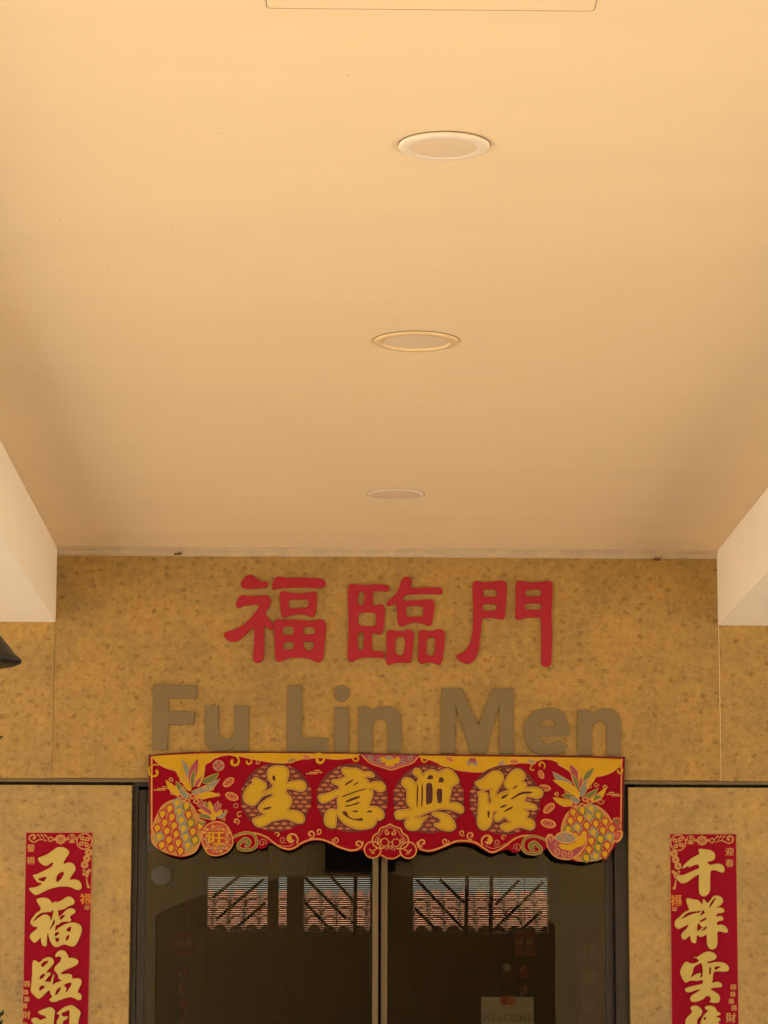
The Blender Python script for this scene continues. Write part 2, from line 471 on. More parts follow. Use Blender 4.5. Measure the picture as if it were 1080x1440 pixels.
class Art:
    """flat print: shapes in photo pixels laid as thin sheets, each a hair above the last"""
    def __init__(self, y0, step=0.00004):
        self.y = y0; self.step = step; self.V = []; self.F = []; self.M = []; self.mats = []
    def mi(self, m):
        if m not in self.mats: self.mats.append(m)
        return self.mats.index(m)
    def poly(self, loops, m):
        self.y -= self.step
        pts = [[W(x, y, self.y) for x, y in lp] for lp in loops]
        tri = tessellate_polygon([[Vector((v.x, v.z, 0)) for v in lp] for lp in pts])
        flat = [v for lp in pts for v in lp]
        b = len(self.V); self.V += flat
        k = self.mi(m)
        for t in tri:
            a, c, d = (flat[i] for i in t)
            t = tuple(i + b for i in t)
            if ((c - a).cross(d - a)).y > 0: t = t[::-1]
            self.F.append(t); self.M.append(k)
    def line(self, pts, w, m, smooth=True, taper=None, closed=False):
        self.y -= self.step
        if closed:
            pts = smooth_loop(pts) if smooth else list(pts)
            pts = pts + [pts[0]]
        elif smooth and len(pts) > 2:
            pts = smooth_open(pts)
        n = len(pts); b = len(self.V); k = self.mi(m)
        for i, p in enumerate(pts):
            if closed:
                q0 = pts[i - 1] if i > 0 else pts[-2]; q1 = pts[i + 1] if i < n - 1 else pts[1]
            else:
                q0, q1 = pts[max(i - 1, 0)], pts[min(i + 1, n - 1)]
            tx, ty = q1[0] - q0[0], q1[1] - q0[1]
            l = math.hypot(tx, ty) or 1.0
            f = i / (n - 1)
            ww = w
            if taper: ww = taper[0] + (taper[1] - taper[0]) * f
            nx, ny = -ty / l * ww / 2, tx / l * ww / 2
            self.V.append(W(p[0] + nx, p[1] + ny, self.y)); self.V.append(W(p[0] - nx, p[1] - ny, self.y))
        for i in range(n - 1):
            t = (b + 2 * i, b + 2 * i + 1, b + 2 * i + 3, b + 2 * i + 2)
            a, c, d = self.V[t[0]], self.V[t[1]], self.V[t[2]]
            if ((c - a).cross(d - a)).y > 0: t = t[::-1]
            self.F.append(t); self.M.append(k)
    def disc(self, cx, cy, rx, ry, m, rot=0, n=20):
        c, s = math.cos(rot), math.sin(rot)
        self.poly([[(cx + rx * math.cos(a) * c - ry * math.sin(a) * s, cy + rx * math.cos(a) * s + ry * math.sin(a) * c)
                    for a in [2 * math.pi * i / n for i in range(n)]]], m)
    def ring(self, cx, cy, rx, ry, w, m, rot=0, n=20):
        c, s = math.cos(rot), math.sin(rot)
        self.line([(cx + rx * math.cos(a) * c - ry * math.sin(a) * s, cy + rx * math.cos(a) * s + ry * math.sin(a) * c)
                   for a in [2 * math.pi * i / n for i in range(n)]], w, m, smooth=False, closed=True)
    def spiral(self, cx, cy, r, turns, start, m, w0=1.6, w1=2.6, cw=1, tail=None):
        pts = []
        n = int(14 * turns) + 2
        for i in range(n):
            f = i / (n - 1)
            a = start + cw * 2 * math.pi * turns * (1 - f)
            rr = r * (1 - 0.78 * f)
            pts.append((cx + rr * math.cos(a), cy + rr * math.sin(a)))
        if tail: pts = list(tail) + pts
        self.line(pts, 1, m, taper=(w0, w1))
    def leaf(self, base, tip, width, m, outline=None, bend=0.0, ow=1.0):
        bx, by = base; tx, ty = tip
        dx, dy = tx - bx, ty - by; l = math.hypot(dx, dy); nx, ny = -dy / l, dx / l
        L, Rr = [], []
        for i in range(9):
            f = i / 8
            w = width * math.sin(math.pi * min(1, f * 0.85 + 0.15)) ** 0.8 * (1 if f < 1 else 0) / 2
            c = bend * math.sin(math.pi * f)
            px, py = bx + dx * f + nx * c, by + dy * f + ny * c
            L.append((px + nx * w, py + ny * w)); Rr.append((px - nx * w, py - ny * w))
        loop = L + Rr[::-1][1:]
        if outline:
            cxm = sum(p[0] for p in loop) / len(loop); cym = sum(p[1] for p in loop) / len(loop)
            self.poly([loop], outline)
            self.poly([[(p[0] + (cxm - p[0]) * 0.02 + (nx * (-ow) if i < len(L) else nx * ow) * (0.9 if 0 < i < len(L) - 1 or i > len(L) else 0.2),
                         p[1] + (cym - p[1]) * 0.02 + (ny * (-ow) if i < len(L) else ny * ow) * (0.9 if 0 < i < len(L) - 1 or i > len(L) else 0.2))
                        for i, p in enumerate(loop)]], m)
        else:
            self.poly([loop], m)
    def text(self, s, cx, cy, h, m, stretch=1.0, bold=0.006):
        self.y -= self.step
        c = bpy.data.curves.new('writing', 'FONT'); c.body = s; c.fill_mode = 'FRONT'
        c.offset = bold
        t = bpy.data.objects.new('writing', c); COL.objects.link(t)
        me = bpy.data.meshes.new_from_object(t.evaluated_get(bpy.context.evaluated_depsgraph_get()))
        bpy.data.objects.remove(t); bpy.data.curves.remove(c)
        if len(me.vertices):
            xs = [v.co.x for v in me.vertices]; ys = [v.co.y for v in me.vertices]
            k = h / (max(ys) - min(ys)); mxx = (max(xs) + min(xs)) / 2; myy = (max(ys) + min(ys)) / 2
            b = len(self.V); q = self.mi(m)
            self.V += [W(cx + (v.co.x - mxx) * k * stretch, cy - (v.co.y - myy) * k, self.y) for v in me.vertices]
            for p in me.polygons:
                self.F.append(tuple(i + b for i in p.vertices)); self.M.append(q)
        bpy.data.meshes.remove(me)
    def build(self, name, parent):
        return mesh_obj(name, self.V, self.F, self.mats, parent, self.M)

# ------------------------------------------------------------------ the setting
CEIL = 3.472
XL, XR = -1.033, 1.524            # inner faces of the two beams
BEAMZ = 3.180
YF = -13.6                        # arched wall behind the viewer
XA, XB = -3.9, 4.2                # open edges of the porch

tag(mesh_obj('ground', [(-300, -300, -0.12), (300, -300, -0.12), (300, 300, -0.12), (-300, 300, -0.12)], [(0, 1, 2, 3)], M_ground), kind='structure')
tag(box('porch_floor', XA - 0.4, XB + 0.4, -20.0, 0.10, -0.119, 0.0, M_floor), kind='structure')
tag(box('porch_ceiling', XA, XB, -20.0, 0.30, CEIL, CEIL + 0.22, M_ceil), kind='structure')

b1 = box('ceiling_beam', XL - 0.42, XL, YF, -0.001, BEAMZ, CEIL - 0.001, M_white, bevel=0.004)
tag(b1, 'white painted ceiling beam next to the hanging black lantern', 'beam', 'beams across the porch ceiling')
b2 = box('ceiling_beam', XR, XR + 0.42, YF, -0.001, BEAMZ, CEIL - 0.001, M_white, bevel=0.004)
tag(b2, 'white painted ceiling beam on the side of the red scroll starting 千祥', 'beam', 'beams across the porch ceiling')

# shop front wall: backing and covering panels
wall = thing('shopfront_wall', 'shop front wall covered in mottled amber panels around the glass door', 'wall', (0.2, 0.1, 0))
DX0, DX1 = -0.728, 1.168          # door opening
GZ0, GZ1 = 2.553, 2.580           # dark groove above the door head
V, F = join_vf([box_vf(XA, DX0 - 0.03, 0.032, 0.22, 0.0, 2.61), box_vf(DX1 + 0.03, XB, 0.032, 0.22, 0.0, 2.61), box_vf(XA, XB, 0.032, 0.22, 2.612, 3.46)])
mesh_obj('backing', V, F, M_gap, wall)
box('upper_panel', XL - 0.0012, XR + 0.0010, -0.002, 0.028, GZ1, 3.462, M_paper, wall, bevel=0.0015)
box('upper_panel', XA, XL - 0.0018, 0.0, 0.028, GZ1 - 0.001, 3.462, M_paper_side, wall, bevel=0.0015)
box('upper_panel', XR + 0.0048, XB, 0.0, 0.028, GZ1 - 0.001, 3.462, M_paper_side, wall, bevel=0.0015)
box('lower_panel', XA, DX0, -0.004, 0.028, 0.02, GZ0, M_paper_low, wall, bevel=0.002)
box('lower_panel', DX1, XB, -0.004, 0.028, 0.02, GZ0, M_paper_low, wall, bevel=0.002)

box('groove_trim', XA + 0.01, XB - 0.01, 0.008, 0.0315, GZ0 + 0.013, GZ1 - 0.0015, M_alu, wall)
box('seam_strip', XR + 0.0012, XR + 0.0046, -0.0030, 0.028, GZ1, BEAMZ - 0.002, M_seam, wall)
# cornice strip where wall meets ceiling (small cove profile)
prof = [(-0.004, 3.440), (-0.012, 3.443), (-0.016, 3.450), (-0.017, 3.458), (-0.024, 3.463), (-0.026, 3.4715), (0.01, 3.4715), (0.01, 3.440)]
V, F = [], []
nseg = 40
for i in range(nseg + 1):
    x = XL + 0.0005 + (XR - XL - 0.001) * i / nseg
    dz = random.uniform(-0.0012, 0.0012)
    for (py_, pz) in prof:
        V.append((x, py_, pz + (dz if pz < 3.46 else 0)))
for i in range(nseg):
    for k in range(len(prof)):
        l = (k + 1) % len(prof)
        F.append((i * 8 + k, (i + 1) * 8 + k, (i + 1) * 8 + l, i * 8 + l))
M_corn_w = mat('cornice_paint', (0.50, 0.405, 0.275), 0.75, var=0.28, vscale=16, bump=0.2, bscale=60)
tag(mesh_obj('cornice', V, F, M_corn_w), 'thin grimy white cornice strip between ceiling and amber wall', 'cornice')

def clump(name, px, py, w, h, label):
    c = W(px, py, -0.018)
    bm = bmesh.new()
    bmesh.ops.create_icosphere(bm, subdivisions=3, radius=1.0)
    rnd = random.Random(int(px))
    ph = [rnd.uniform(0, 6) for _ in range(6)]
    for v in bm.verts:
        k = 1 + 0.28 * math.sin(5 * v.co.x + ph[0]) * math.cos(4 * v.co.z + ph[1]) + 0.2 * math.sin(9 * v.co.y + ph[2] + 6 * v.co.x)
        v.co = Vector((v.co.x * k * w / 2, v.co.y * k * 0.010, v.co.z * k * h / 2))
    # a bent straw sticking out
    me = bpy.data.meshes.new(name); bm.to_mesh(me); bm.free()
    Vv = [Vector(v.co) + c for v in me.vertices]; Ff = [tuple(p.vertices) for p in me.polygons]
    tv, tf = tube_vf([c + Vector((w * 0.2, -0.004, 0)), c + Vector((w * 0.55, -0.008, h * 0.5)), c + Vector((w * 0.62, -0.012, h * 0.9))], 0.0018, 5)
    Vv, Ff = join_vf([(Vv, Ff), (tv, tf)])
    return tag(mesh_obj(name, Vv, Ff, M_dirt), label, 'nest', 'mud nests on the cornice')
clump('mud_nest', 250, 779, 0.028, 0.008, 'flat dark mud nest on the cornice, above the first red character')
clump('mud_nest', 924, 786.5, 0.022, 0.011, 'lumpy brown mud nest on the cornice, beside the beam beyond the last red character')

# ceiling: downlights and hatch
def downlight(x, y, r, trim, face_r, drop, recess, label):
    t = thing('downlight', label, 'light', (x, y, CEIL), 'downlights in a row on the porch ceiling')
    z = CEIL
    pr = [(face_r, z - drop + recess), (face_r + 0.0015, z - drop + 0.0005), (face_r + 0.006, z - drop), (r - 0.010, z - drop), (r - 0.003, z - drop + 0.002), (r, z - drop + 0.005), (r - 0.001, z - 0.0012), (r - 0.012, z - 0.0012)]
    v, f = lathe_vf(pr, x, y, 64)
    mesh_obj('trim_ring', v, f, trim, t, smooth=True)
    v, f = lathe_vf([(0.0005, z - drop + recess - 0.0012), (face_r * 0.6, z - drop + recess - 0.001), (face_r + 0.0012, z - drop + recess)], x, y, 64)
    mesh_obj('diffuser', v, f, M_diff, t, smooth=True)
    v, f = lathe_vf([(r - 0.006, z - 0.0008), (r + 0.0016, z - 0.0008)], x, y, 64)  # flat brown ring, the rim's shadow line put in as colour
    mesh_obj('painted_shadow_ring', v, f, M_gap2, t)
    return t
downlight(0.2525, -5.371, 0.0985, M_trim, 0.071, 0.010, 0.0015, 'white rimmed round downlight, the one next to the ceiling hatch')
downlight(0.2485, -3.530, 0.1180, M_trim_cream, 0.092, 0.007, 0.005, 'glossy cream downlight with the widest rim, middle of the row')
downlight(0.2470, -1.198, 0.1015, M_trim, 0.088, 0.005, 0.0008, 'thin rimmed round downlight, the one closest to the amber wall')

h = thing('ceiling_hatch', 'square flush access hatch outlined by a thin dark joint in the ceiling', 'hatch', (0.19, -6.55, CEIL))
def rounded_rect(x0, x1, y0, y1, r, n=6):
    out = []
    for cx_, cy_, a0 in ((x1 - r, y1 - r, 0), (x0 + r, y1 - r, 90), (x0 + r, y0 + r, 180), (x1 - r, y0 + r, 270)):
        for i in range(n + 1):
            a = R(a0 + 90 * i / n)
            out.append((cx_ + r * math.cos(a), cy_ + r * math.sin(a)))
    return out
def slab_poly(name, loop, z0, z1, m, parent):
    n = len(loop)
    V = [(x, y, z0) for x, y in loop] + [(x, y, z1) for x, y in loop]
    F = [tuple(range(n - 1, -1, -1)), tuple(range(n, 2 * n))] + [(i, (i + 1) % n, n + (i + 1) % n, n + i) for i in range(n)]
    return mesh_obj(name, V, F, m, parent)
hx0, hx1, hy1 = -0.115, 0.500, -6.232
slab_poly('joint', rounded_rect(hx0, hx1, hy1 - 0.62, hy1, 0.012), CEIL - 0.0008, CEIL + 0.002, M_gap2, h)
slab_poly('hatch_panel', rounded_rect(hx0 + 0.0022, hx1 - 0.0022, hy1 - 0.616, hy1 - 0.0042, 0.010), CEIL - 0.0012, CEIL - 0.00085, M_ceil, h)

# ------------------------------------------------------------------ porch surround (seen in the glass and shaping the light)
def arch_loop(y):
    pts = [(217, 1700), (217, 1287), (235, 1277), (262, 1266), (293, 1255), (340, 1243), (400, 1231), (457, 1223), (505, 1220.5), (557, 1225), (620, 1235), (680, 1250), (730, 1268), (768, 1287), (787, 1298), (787, 1700)]
    out = []
    for x, yy in pts:
        v = W(x, yy, -y)
        out.append((v.x, 0.0 if yy > 1500 else v.z))
    return out
al = arch_loop(YF)
outer = [(XA, 0.0)] + al + [(XB, 0.0), (XB, CEIL - 0.002), (XA, CEIL - 0.002)]
tri = tessellate_polygon([[Vector((x, z, 0)) for x, z in outer]])
n = len(outer)
V = [(x, YF, z) for x, z in outer] + [(x, YF - 0.3, z) for x, z in outer]
F = [tuple(t) for t in tri] + [tuple(i + n for i in t[::-1]) for t in tri] + [(i, (i + 1) % n, n + (i + 1) % n, n + i) for i in range(n)]
tag(mesh_obj('arched_wall', V, F, M_arch), 'cream wall with a wide low arched opening facing the shop front', 'wall')
a, b = W(457, 1186, -YF - 0.25), W(557, 1224, -YF - 0.25)
bx = thing('black_cabinet', 'black box fixed on the cream wall over the crown of the arch', 'box', ((a.x + b.x) / 2, YF + 0.12, b.z))
box('case', a.x, b.x, YF + 0.001, YF + 0.25, b.z, a.z, M_black, bx, bevel=0.01)
box('lower_lip', a.x + 0.004, b.x - 0.004, YF + 0.2505, YF + 0.26, b.z + 0.004, b.z + 0.02, M_alu_dark, bx)
c = W(226, 1230, -YF)
wl_ = thing('round_wall_lamp', 'round white lamp on the cream wall beside the arch', 'lamp', (c.x, YF, c.z))
v, f = lathe_vf([(0.001, 0.035), (0.05, 0.03), (0.072, 0.014), (0.076, 0.001)], 0, 0, 32)
mesh_obj('globe', [(c.x + p[0], YF + p[2] + 0.012, c.z + p[1]) for p in v], f, M_white, wl_, smooth=True)
v, f = lathe_vf([(0.001, 0.012), (0.083, 0.011), (0.083, 0.001)], 0, 0, 32)
mesh_obj('base_ring', [(c.x + p[0], YF + p[2], c.z + p[1]) for p in v], f, M_white, wl_, smooth=True)
for i, x in enumerate((XA + 0.2, XB - 0.2)):
    for y in (-6.2, -9.8):
        c = box('porch_column', x - 0.17, x + 0.17, y - 0.17, y + 0.17, 0.0, CEIL - 0.001, M_white, bevel=0.01)
        tag(c, ('square white column along the open side of the porch beyond the lantern' if i == 0 else 'square white column along the open side of the porch away from the lantern'), 'column', 'columns along the porch sides')
for i, x in enumerate((XA, XB - 0.2)):  # unseen walls added to cut side light over the middle of the ceiling
    tag(box('side_light_blocker', x, x + 0.2, -4.4, -1.7, 0.0, CEIL - 0.001, M_white), ('unseen white wall added to block side light beyond the lantern' if i == 0 else 'unseen white wall added to block side light away from the lantern'), 'wall', 'unseen walls added to block side light')
V, F = join_vf([box_vf(XA, XB, -20.2, -20.0, -0.1, CEIL + 0.2), box_vf(XB + 0.001, XB + 0.15, -20.2, YF - 0.3, -0.1, CEIL + 0.2)])
tag(mesh_obj('hall_wall', V, F, M_dimwall), 'dark wall closing the hall beyond the arch', 'wall')

# ------------------------------------------------------------------ dining room behind the glass
RX0, RX1, RY = -2.6, 3.2, 9.0
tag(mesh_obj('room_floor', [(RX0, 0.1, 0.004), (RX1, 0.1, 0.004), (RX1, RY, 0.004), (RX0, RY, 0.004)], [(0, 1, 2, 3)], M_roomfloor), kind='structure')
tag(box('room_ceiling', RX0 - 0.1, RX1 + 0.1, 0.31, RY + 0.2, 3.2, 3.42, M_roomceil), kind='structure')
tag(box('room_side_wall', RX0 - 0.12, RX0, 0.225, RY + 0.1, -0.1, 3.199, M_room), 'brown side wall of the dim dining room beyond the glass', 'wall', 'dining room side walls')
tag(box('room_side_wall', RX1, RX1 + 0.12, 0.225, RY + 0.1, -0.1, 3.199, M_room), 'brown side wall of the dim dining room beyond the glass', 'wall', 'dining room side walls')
wa, wb = W(292, 1231, RY), W(771, 1232, RY)
wz1 = W(530, 1232, RY).z; wz0 = W(530, 1312, RY).z
back = thing('rear_wall', 'dark rear wall of the dining room with a long barred window', 'wall', (0.3, RY, 0))
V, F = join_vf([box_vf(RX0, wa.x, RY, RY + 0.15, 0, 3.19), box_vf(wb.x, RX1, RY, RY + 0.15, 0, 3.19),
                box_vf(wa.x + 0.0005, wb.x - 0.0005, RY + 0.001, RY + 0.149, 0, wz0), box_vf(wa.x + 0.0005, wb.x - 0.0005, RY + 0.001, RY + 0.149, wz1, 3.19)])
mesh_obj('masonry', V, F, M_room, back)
parts = []
nsl = 27
for i in range(nsl):
    z = wz0 + (wz1 - wz0) * (i + 0.5) / nsl
    parts.append(box_vf(wa.x, wb.x, RY + 0.02, RY + 0.030, z - 0.0053, z + 0.0053))
V, F = join_vf(parts)
tag(mesh_obj('blind_slats', V, F, M_slat, back), kind='stuff')
for (x0, y0, x1, y1) in [(586, 1237, 653, 1308), (618, 1236, 653, 1270), (583, 1277, 617, 1311), (764, 1240, 694, 1308), (730, 1238, 697, 1272), (762, 1281, 727, 1313),
                         (657, 1232, 655, 1316), (691, 1232, 690, 1316), (371, 1236, 304, 1293), (338, 1231, 299, 1262), (373, 1270, 335, 1302), (429, 1234, 487, 1292), (427, 1267, 465, 1308),
                         (465, 1232, 497, 1267), (500, 1232, 499, 1316)]:
    v, f = bar_vf(W(x0, y0, RY - 0.012), W(x1, y1, RY - 0.012), 0.020 if abs(x0 - x1) > 5 else 0.026, 0.014)
    mesh_obj('window_bar', v, f, M_bars, back)
p0, p1 = W(376, 1300, 7.6), W(391, 1300, 7.6)
tag(box('room_pillar', p0.x, p1.x, 7.6, 7.75, 0, 3.199, M_room, bevel=0.008), 'slender dark post next to the wider pillar in front of the barred window', 'pillar', 'dining room pillars')
p0, p1 = W(403, 1300, 7.6), W(427, 1300, 7.6)
tag(box('room_pillar', p0.x, p1.x, 7.6, 7.85, 0, 3.199, M_room, bevel=0.01), 'plain dark pillar in front of the barred window', 'pillar', 'dining room pillars')
p0, p1 = W(521, 1300, 7.6), W(581, 1300, 7.6)
tag(box('room_pillar', p0.x, p1.x, 7.6, 7.85, 0, 3.199, M_room, bevel=0.01), 'dark pillar directly behind the meeting stiles of the glass door', 'pillar', 'dining room pillars')

# tiled roof across the back lane
ROOFY = 33.0
rl, rr = W(255, 1307, ROOFY), W(800, 1313, ROOFY)
EZ = (rl.z + rr.z) / 2
roof = thing('tiled_outhouse', 'low building with an orange barrel tile roof seen through the rear window', 'building', (0.8, ROOFY + 1, 0))
x0, x1 = rl.x, rr.x
tw, tl, slope = 0.225, 0.36, R(27)
ncol = int((x1 - x0) / tw)
tv, tf = [], []
for j in range(2):
    for i in range(7):
        a = math.pi * i / 6
        rad = tw * (0.49 if j == 0 else 0.44)
        tv.append((-rad * math.cos(a), j * tl, rad * math.sin(a) * 0.85))
nb = len(tv)
tv += [(x * 0.82, y, z * 0.82 - 0.002) for x, y, z in tv]
for i in range(6):
    tf.append((i, i + 1, 8 + i, 7 + i)); tf.append((nb + i, nb + 7 + i, nb + 8 + i, nb + i + 1)); tf.append((i, nb + i, nb + i + 1, i + 1))
tile_me = bpy.data.meshes.new('tile'); tile_me.from_pydata(tv, [], tf); tile_me.materials.append(M_tile)
for r_ in range(4):
    for c_ in range(ncol):
        o = bpy.data.objects.new('tile', tile_me); COL.objects.link(o); o.parent = roof
        d = r_ * tl * 0.86
        wx = x0 + (c_ + 0.5) * tw + random.uniform(-0.012, 0.012)
        o.location = Vector((wx, ROOFY + d * math.cos(slope), EZ + d * math.sin(slope) + 0.015 + random.uniform(-0.008, 0.008))) - roof.location
        o.rotation_euler = (slope - 0.05, random.uniform(-0.03, 0.03), random.uniform(-0.02, 0.02))
dd = 4 * tl * 0.86
V, F = [(x0, ROOFY + 0.05, EZ), (x1, ROOFY + 0.05, EZ), (x1, ROOFY + 0.05 + dd * math.cos(slope), EZ + dd * math.sin(slope)), (x0, ROOFY + 0.05 + dd * math.cos(slope), EZ + dd * math.sin(slope)),
        (x0, ROOFY + 0.05, EZ - 0.06), (x1, ROOFY + 0.05, EZ - 0.06), (x1, ROOFY + 3.4, EZ - 0.06), (x0, ROOFY + 3.4, EZ - 0.06)], [(0, 1, 2, 3), (0, 4, 5, 1), (7, 6, 5, 4), (3, 2, 6, 7), (0, 3, 7, 4), (1, 5, 6, 2)]
mesh_obj('roof_deck', V, F, M_bars, roof)
box('wall', x0 + 0.2, x1 - 0.2, ROOFY + 0.35, ROOFY + 3.2, -0.12, EZ - 0.062, M_shade, roof)

# ------------------------------------------------------------------ sliding glass door
door = thing('sliding_glass_door', 'tinted double sliding glass door in bronze aluminium frames', 'door', (0.22, 0.09, 0))
V, F = join_vf([box_vf(DX0 + 0.001, DX0 + 0.022, 0.030, 0.130, 0, 2.55), box_vf(DX1 - 0.050, DX1 - 0.001, 0.030, 0.130, 0, 2.55), box_vf(DX0 + 0.001, DX1 - 0.001, 0.031, 0.150, 2.552, 2.600)])
mesh_obj('frame', V, F, M_alu_dark, door)
s0, s1, s2, s3 = (W(x, 1350, 0.07).x for x in (523.5, 531.5, 535, 544.5))
def leaf_(xa, xb, y, sx0, sx1):
    lf = box('stile', sx0, sx1, y - 0.018, y + 0.018, 0.02, 2.54, M_alu, door, bevel=0.003)
    other = (xa, xa + 0.03) if sx0 > (xa + xb) / 2 else (xb - 0.03, xb)
    box('stile', other[0], other[1], y - 0.018, y + 0.018, 0.02, 2.54, M_alu_dark, door, bevel=0.003)
    lo = min(sx1, other[1]); hi = max(sx0, other[0])
    box('rail', lo + 0.001, hi - 0.001, y - 0.017, y + 0.017, 0.02, 0.10, M_alu, door)
    box('rail', lo + 0.001, hi - 0.001, y - 0.017, y + 0.017, 2.49, 2.54, M_alu_dark, door)
    mesh_obj('pane', [(lo - 0.004, y, 0.09), (hi + 0.004, y, 0.09), (hi + 0.004, y, 2.50), (lo - 0.004, y, 2.50)], [(0, 1, 2, 3)], M_glass, door)
leaf_(DX0 + 0.024, s1, 0.050, s0, s1)
leaf_(s2, DX1 - 0.052, 0.087, s2, s3)

# card hanging inside the glass
cw0, cw1 = W(676.5, 1402, 0.2), W(750.5, 1402, 0.2)
card = thing('welcome_card', 'pale hanging card reading WELCOME with red and orange circles', 'sign', ((cw0.x + cw1.x) / 2, 0.2, 1.4))
box('board', cw0.x, cw1.x, 0.200, 0.203, 1.45, cw0.z, M_card, card, bevel=0.001)
A = Art(0.1996)
A.disc(709.5, 1407, 6.8, 6.8, M_lred, n=28); A.disc(719.0, 1407, 6.8, 6.8, M_lor, n=28)
A.poly([[(714.25 + 2.0 * math.sin(t) * (1 if t < math.pi else 1), 1407 - 4.9 * math.cos(t)) for t in [2 * math.pi * i / 16 for i in range(16)]]], M_lmix)
A.build('circles', card)
A = Art(0.1996); A.text('mastercard', 713.5, 1416.2, 2.6, M_cardtext, bold=0.0); A.build('caption', card); A = Art(0.1996)
for s_, lx_ in zip('WELCOME', (684, 695, 703.5, 713, 723.5, 735, 745)):
    A = Art(0.1996); A.text(s_, lx_, 1431.5, 10.5, M_cardtext, 0.88); A.build('letter', card)
sc_ = W(713, 1361, 0.13)
v, f = lathe_vf([(0.001, 0), (0.006, 0.0), (0.012, 0.004), (0.018, 0.012)], 0, 0, 20)
mesh_obj('suction_cup', [(sc_.x + a, 0.152 - c, sc_.z + b_) for a, b_, c in v], f, M_clear, card, smooth=True)
for px in (692, 736):
    e = W(px, 1402.5, 0.2)
    v, f = tube_vf([(sc_.x, 0.15, sc_.z), (e.x, 0.199, e.z)], 0.0011, 5)
    mesh_obj('string', v, f, M_clear, card)

# red paper ornaments and scrolls inside
def ornament(px, label):
    y = 0.9
    c = W(px, 1327, y)
    t = thing('hanging_ornament', label, 'ornament', (c.x, y, c.z), 'red paper ornaments hung inside the door')
    u = 1.0 / 341.0
    box('plaque', c.x - 14 * u, c.x - 1 * u, y - 0.006, y + 0.006, c.z - 17 * u, c.z + 17 * u, M_scroll, t, bevel=0.002)
    box('plaque', c.x + 1 * u, c.x + 14 * u, y - 0.006, y + 0.006, c.z - 17 * u, c.z + 17 * u, M_scroll, t, bevel=0.002)
    for k, s_ in enumerate('福春'):
        a_ = Art(y - 0.0065)
        a_.text(s_, px - 7 + 14 * k, 1325, 10, M_corn)
        a_.build('character', t)
    v, f = tube_vf([(c.x, y, c.z + 17 * u), (c.x, y, c.z + 90 * u)], 0.0015, 5)
    mesh_obj('cord', v, f, M_scroll, t)
    for k in range(4):
        zc = c.z - (38 + 24 * k) * u
        v, f = lathe_vf([(0.001, zc + 10 * u), (0.012, zc + 6 * u), (0.020, zc - 2 * u), (0.014, zc - 10 * u), (0.001, zc - 11 * u)], c.x + random.uniform(-0.004, 0.004), y, 10)
        mesh_obj('tassel', v, f, M_scroll, t)
ornament(259, 'double red plaque with tassels hanging behind the left leaf of the glass door'.replace('left leaf', 'leaf without the card'))
ornament(738, 'double red plaque with tassels hanging above the pale welcome card')
def inner_scroll(xa, xb, top, label):
    y = 1.4
    a_, b_ = W(xa, top, y), W(xb, top, y)
    t = thing('red_paper_scroll', label, 'scroll', ((a_.x + b_.x) / 2, y, 1.0), 'old red scrolls inside the dining room')
    box('paper', a_.x, b_.x, y, y + 0.004, 1.1, a_.z, M_scroll, t)
    w_ = xb - xa
    for k, s_ in enumerate('福壽安'):
        r_ = Art(y - 0.0004)
        r_.text(s_, (xa + xb) / 2, top + w_ * (0.75 + 1.15 * k), w_ * 0.6, M_corn)
        r_.build('character', t)
inner_scroll(167, 198, 1303, 'narrow dull red scroll half hidden by the door jamb next to 五福 scroll')
inner_scroll(811, 845, 1311, 'dull red scroll with faint gold writing behind the leaf with the card')

# ------------------------------------------------------------------ sign: 福臨門
FU = [[(197,150),(205,120),(235,85),(275,62),(310,72),(350,105),(400,127),(445,133),(450,150),(435,172),(390,182),(330,188),(250,190),(210,178)],
 [(492,160),(505,125),(530,88),(570,82),(640,92),(760,90),(880,95),(960,100),(990,125),(995,150),(975,175),(900,180),(760,178),(620,180),(540,188),(515,198),(495,190)],
 [(155,330),(175,280),(210,255),(260,265),(340,265),(415,258),(450,262),(475,290),(475,325),(455,370),(425,415),(430,440),(465,485),(497,525),(500,560),(494,578),(480,576),(450,560),(415,545),(412,620),(412,720),(410,800),(400,865),(365,890),(330,885),(315,850),(320,760),(325,660),(322,570),(290,575),(240,620),(190,665),(150,688),(100,690),(60,670),(37,635),(45,612),(90,595),(150,575),(220,535),(280,480),(335,415),(370,350),(330,338),(270,342),(215,355),(180,370),(155,360)],
 [(565,260),(575,230),(600,218),(650,230),(740,238),(830,232),(880,222),(910,235),(915,270),(910,350),(900,425),(880,455),(850,450),(800,435),(740,432),(680,440),(640,450),(600,460),(580,430),(572,350)],
 [(645,310),(665,290),(740,292),(820,292),(838,315),(835,355),(815,372),(740,380),(660,380),(645,360)],
 [(509,540),(517,505),(540,482),(580,490),(700,488),(830,500),(900,495),(950,485),(985,505),(1000,545),(990,650),(980,760),(970,850),(940,888),(905,880),(850,855),(780,842),(680,842),(620,855),(560,880),(530,865),(520,800),(517,680),(514,600)],
 [(590,570),(610,548),(680,548),(697,565),(697,610),(685,628),(605,632),(592,615)], [(785,575),(800,553),(870,553),(897,572),(895,610),(875,628),(795,628),(783,605)],
 [(597,710),(615,692),(685,692),(697,710),(695,755),(680,770),(610,772),(595,750)], [(785,715),(800,692),(870,692),(888,715),(880,760),(860,777),(815,775),(790,745)]]
